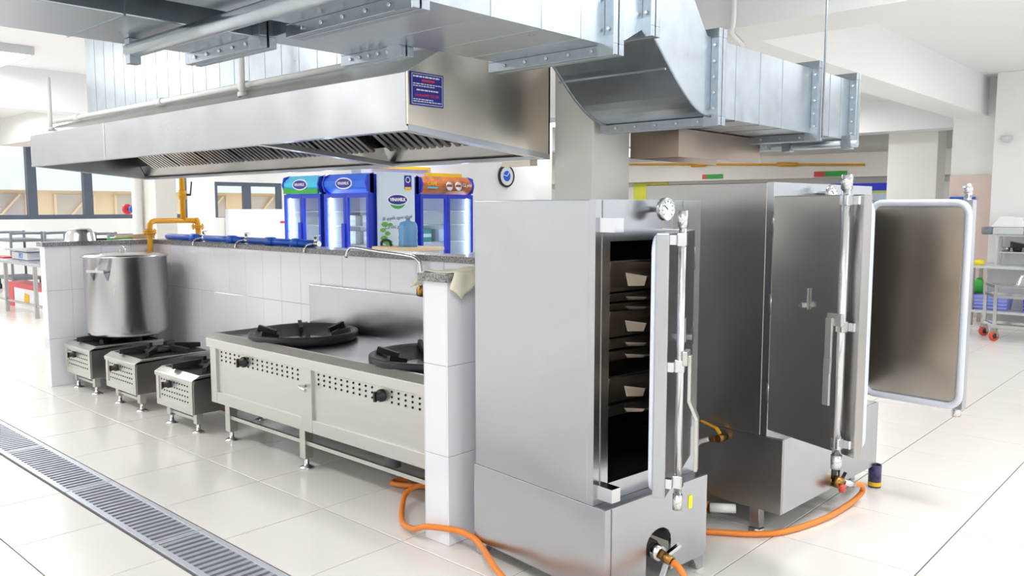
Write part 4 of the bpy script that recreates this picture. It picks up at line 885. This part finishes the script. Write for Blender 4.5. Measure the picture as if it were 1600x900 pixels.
gy = thing('far_gas_pipe', (-10, Y1 - .4, 2.5), 'thin yellow gas pipe along the far soffit', 'pipe')
MB().cyl((-13.4, Y1 - .38, 2.68), (-6.7, Y1 - .38, 2.44), .025, 8).build('pipe', 'yellow', gy)
MB().cyl((-11.07, Y1 - .41, 2.58), (-11.07, Y1 - .41, 2.86), .045, 8).build('upright', 'yellow', gy); MB().cyl((-11.07, Y1 - .41, 2.58), (-10.65, Y1 - .41, 2.58), .045, 8).build('elbow', 'yellow', gy)
MB().cyl((-8.75, Y1 - .41, 2.52), (-8.25, Y1 - .41, 2.50), .045, 8).build('valve', 'yellow', gy)
tag(MB().lathe([(0, -.06), (.04, -.05), (.07, -.01), (.07, .03), (0, .03)], (-2.5, 12.03, 2.36), 16).box(-2.53, -2.47, 12.03, 12.1, 2.37, 2.39).build('dome_camera', 'light_grey'), 'small dome camera near the far right column', 'camera')
tag(box(-2.3, -2.1, 12.06, 12.09, 2.42, 2.62).build('orange_sign', 'orange'), 'orange sign at the right photo edge', 'sign')

# shelf bench and trolley at far right
rk = thing('steel_bench', (-1.9, 11.8, 0), 'steel work bench with lower shelf by the far right column', 'bench')
for z, nm in ((.76, 'top'), (.20, 'lower_shelf')): MB().box(-2.75, -.6, 11.55, 12.05, z - .03, z).build(nm, 'light_grey', rk)
for x in (-2.7, -.65):
    for y in (11.6, 12.0): MB().box(x - .02, x + .02, y - .02, y + .02, 0, .73).build('leg', 'steel_dark', rk)
us = thing('overshelf', (-1.9, 11.9, .76), 'two tier white rack standing on the steel bench', 'rack')
for z in (.93, 1.14): MB().box(-2.5, -.6, 11.8, 12.06, z - .012, z).build('shelf', 'light_grey', us)
for x in (-2.5, -.62):
    for y in (11.82, 12.04): MB().box(x - .015, x + .015, y - .015, y + .015, .76, 1.14).build('post', 'light_grey', us)
mc = thing('slicer_machine', (-2.4, 11.92, 1.14), 'white slicer machine on top of the bench rack', 'machine')
MB().box(-2.56, -2.22, 11.82, 12.02, 1.14, 1.24).build('body', 'light_grey', mc, bev=.02); MB().prism([(-2.58, 1.24), (-2.2, 1.24), (-2.24, 1.36), (-2.48, 1.38)], 'y', 11.82, 12.0).build('hood', 'paper', mc, bev=.01); MB().lathe([(0, 0), (.06, 0), (.07, .03), (.07, .09), (0, .1)], (-2.62, 11.86, 1.145), 14).build('motor', 'grey', mc)
tag(box(-2.14, -1.95, 11.84, 12.0, 1.14, 1.25).build('orange_box', 'orange', bev=.005), 'small orange box on the bench rack beside the slicer', 'box')
for k in range(4):
    x = -2.42 + k * .13
    tag(MB().lathe([(0, 0), (.045, 0), (.055, .05), (.05, .055), (.04, .01)], (x, 11.92, .93), 12).build('metal_cup', ['steel_dark', 'black', 'chrome', 'steel_dark'][k]), ['dull steel cup at the left end of the middle rack tier', 'black cup second on the middle rack tier', 'bright chrome cup third on the middle rack tier', 'dull steel cup at the right on the middle rack tier'][k], 'cup', 'cups on the bench rack')
tag(MB().prism([(-2.36, .985), (-2.02, .985), (-2.36, 1.06)], 'y', 11.86, 11.98).build('black_pan', 'black'), 'black wedge shaped pan above the cups on the rack', 'pan')
def crate(x, y, z, m, label):
    c = thing('plastic_crate', (x, y, z), label, 'crate')
    w_, d_, h_ = .40, .3, .19
    MB().add([(x, y, z), (x + w_, y, z), (x + w_, y + d_, z), (x, y + d_, z), (x - .02, y - .02, z + h_), (x + w_ + .02, y - .02, z + h_), (x + w_ + .02, y + d_ + .02, z + h_), (x - .02, y + d_ + .02, z + h_)],
             [(0, 3, 2, 1), (0, 1, 5, 4), (1, 2, 6, 5), (2, 3, 7, 6), (3, 0, 4, 7)]).build('shell', m, c)
    for q in range(4): MB().box(x - .012, x + w_ + .012, y - .026, y - .006, z + .03 + q * .042, z + .045 + q * .042).build('rib', m, c)
crate(-2.72, 11.62, .2, 'crate_pale', 'pale violet crate on the lower bench shelf')
crate(-2.12, 11.62, .2, 'crate_blue', 'deep blue crate on the lower bench shelf at the photo edge')
tag(MB().lathe([(0, 0), (.12, 0), (.15, .05), (.1, .09), (0, .1)], (-1.92, 11.77, .35), 14).build('brown_bundle', 'orange'), 'orange-brown bundle piled in the deep blue crate', 'food')
tag(MB().lathe([(0, 0), (.05, 0), (.05, .16), (.03, .2), (0, .2)], (-2.66, 11.75, .395), 12).build('green_bottle', 'green'), 'green bottle standing in the pale violet crate', 'bottle')
tag(MB().lathe([(0, 0), (.06, 0), (.05, .06), (0, .07)], (-2.66, 11.7, .76), 12).build('yellow_cup', 'yellow_tag'), 'small yellow tub on the left end of the bench', 'tub')
tr = thing('steel_trolley', (-2.1, 10.5, 0), 'low steel trolley on orange-red castors in front of the bench', 'trolley')
for x, y in ((-2.352, 10.72), (-2.17, 10.36), (-1.2, 10.72), (-1.05, 10.36)):
    MB().bar((x, y, .14), (x, y, .62), .035, .035).build('post', 'chrome', tr)
    cs = MB().box(x - .03, x + .03, y - .03, y + .03, .10, .14).bar((x + .024, y, .05), (x + .024, y, .11), .006, .04).bar((x - .024, y, .05), (x - .024, y, .11), .006, .04).build('castor', 'steel_dark', tr)
    MB().lathe([(0, -.018), (.05, -.018), (.056, -.012), (.056, .012), (.05, .018), (0, .018)], (x, y, .056), 20, (.75, -.66, 0)).build('wheel', 'wheel', cs); MB().lathe([(0, -.021), (.028, -.021), (.028, .021), (0, .021)], (x, y, .056), 14, (.75, -.66, 0)).build('hub', 'black', cs)
for z in (.17, .5, .61):
    MB().bar((-2.352, 10.72, z), (-1.2, 10.72, z), .03, .03).bar((-2.17, 10.36, z), (-1.05, 10.36, z), .03, .03).bar((-2.352, 10.72, z), (-2.17, 10.36, z), .03, .03).bar((-1.2, 10.72, z), (-1.05, 10.36, z), .03, .03).build('rail', 'chrome', tr)
MB().add([(-2.352, 10.72, .60), (-1.2, 10.72, .60), (-1.05, 10.36, .60), (-2.17, 10.36, .60), (-2.352, 10.72, .61), (-1.2, 10.72, .61), (-1.05, 10.36, .61), (-2.17, 10.36, .61)], [(0, 3, 2, 1), (4, 5, 6, 7), (0, 1, 5, 4), (1, 2, 6, 5), (2, 3, 7, 6), (3, 0, 4, 7)]).build('shelf', 'steel', tr)
tag(MB().lathe([(.2, 0), (.17, .01), (.15, .09), (.09, .15), (0, .17)], (-1.84, 10.5, .625), 28).build('serving_cloche', 'chrome'), 'shiny dome cloche on the trolley at the right photo edge', 'cloche')

# far left: table, carts, boxes
tb_ = thing('steel_table', (-12.8, 4.0, 0), 'steel work table at the left photo edge', 'table')
MB().box(-14.2, -11.55, 3.7, 4.45, .715, .75).build('top', 'steel', tb_, bev=.004)
for x in (-13.31, -12.1, -11.65):
    for y in (3.8, 4.38): MB().box(x - .022, x + .022, y - .022, y + .022, 0, .715).build('leg', 'steel_dark', tb_)
MB().bar((-14.1, 3.8, .17), (-11.65, 3.8, .17), .025, .025).bar((-14.1, 4.38, .17), (-11.65, 4.38, .17), .025, .025).build('stretcher', 'steel_dark', tb_)
scl = thing('bench_scale', (-13.0, 4.0, .752), 'grey bench scale with blue lettering on the far left table', 'scale')
MB().box(-13.35, -12.7, 3.9, 4.15, .752, .86).build('body', 'light_grey', scl, bev=.01); MB().box(-13.5, -12.6, 3.86, 4.2, .875, .895).build('plate', 'steel', scl); MB().box(-13.1, -12.9, 3.95, 4.1, .86, .876).build('neck', 'grey', scl)
lettering('PKT', .10, 'bluepipe', scl, (-12.95, 3.898, .805), (1, 0, 0), (0, 0, 1), bold=.002)
tag(box(-14.0, -13.55, 3.85, 4.0, .752, .77).build('red_cloth', 'red'), 'red cloth strip on the far left table', 'cloth')
bxs = thing('snack_box', (-13.3, 4.25, 0), 'red and white printed carton on the floor under the far left table', 'box')
MB().box(-14.2, -12.3, 4.08, 4.33, .0, .29).build('carton', 'paper', bxs); MB().box(-14.2, -12.3, 4.075, 4.335, .29, .36).build('red_band', 'red', bxs); MB().box(-14.23, -13.95, 4.07, 4.34, .0, .29).build('red_end', 'red', bxs); MB().prism([(-13.5, .1), (-13.3, .08), (-13.28, .21), (-13.45, .23)], 'y', 4.07, 4.08).build('yellow_print', 'amber', bxs)
for k, (x, y, lb) in enumerate(((-17.2, 4.75, 'grey service cart farthest left below the window'), (-16.1, 5.25, 'grey service cart in the middle below the window'), (-14.9, 5.5, 'grey service cart nearest the partition'))):
    c = thing('service_cart', (x, y, 0), lb, 'cart', 'grey service carts by the window')
    for dx in (0, .95): MB().tube(smooth_path([(x + dx, y, .12), (x + dx, y, .98), (x + dx, y + .04, 1.03), (x + dx, y + .46, 1.03), (x + dx, y + .5, .98), (x + dx, y + .5, .12)], 4), .022, 8).build('handle', 'grey', c)
    for z in (.2, .55, .88): MB().box(x, x + .95, y, y + .5, z, z + .05).build('tray', 'grey', c, bev=.01)
    for dx, dy in ((.05, .05), (.9, .05), (.05, .45), (.9, .45)): MB().lathe([(0, -.015), (.05, -.015), (.05, .015), (0, .015)], (x + dx, y + dy, .05), 12, (0, 1, 0)).tube([(x + dx, y + dy, .05), (x + dx, y + dy, .2)], .012, 6).build('castor', 'black', c)
wbx = thing('white_cabinet', (-17.9, 10.7, 0), 'white board unit with notices below the small window', 'cabinet')
MB().box(-18.45, -18.3, 10.0, 12.0, 0, 1.45).build('body', 'paper', wbx); MB().box(-18.3, -18.29, 11.4, 11.65, 1.1, 1.15).build('red_notice', 'red_ink', wbx)
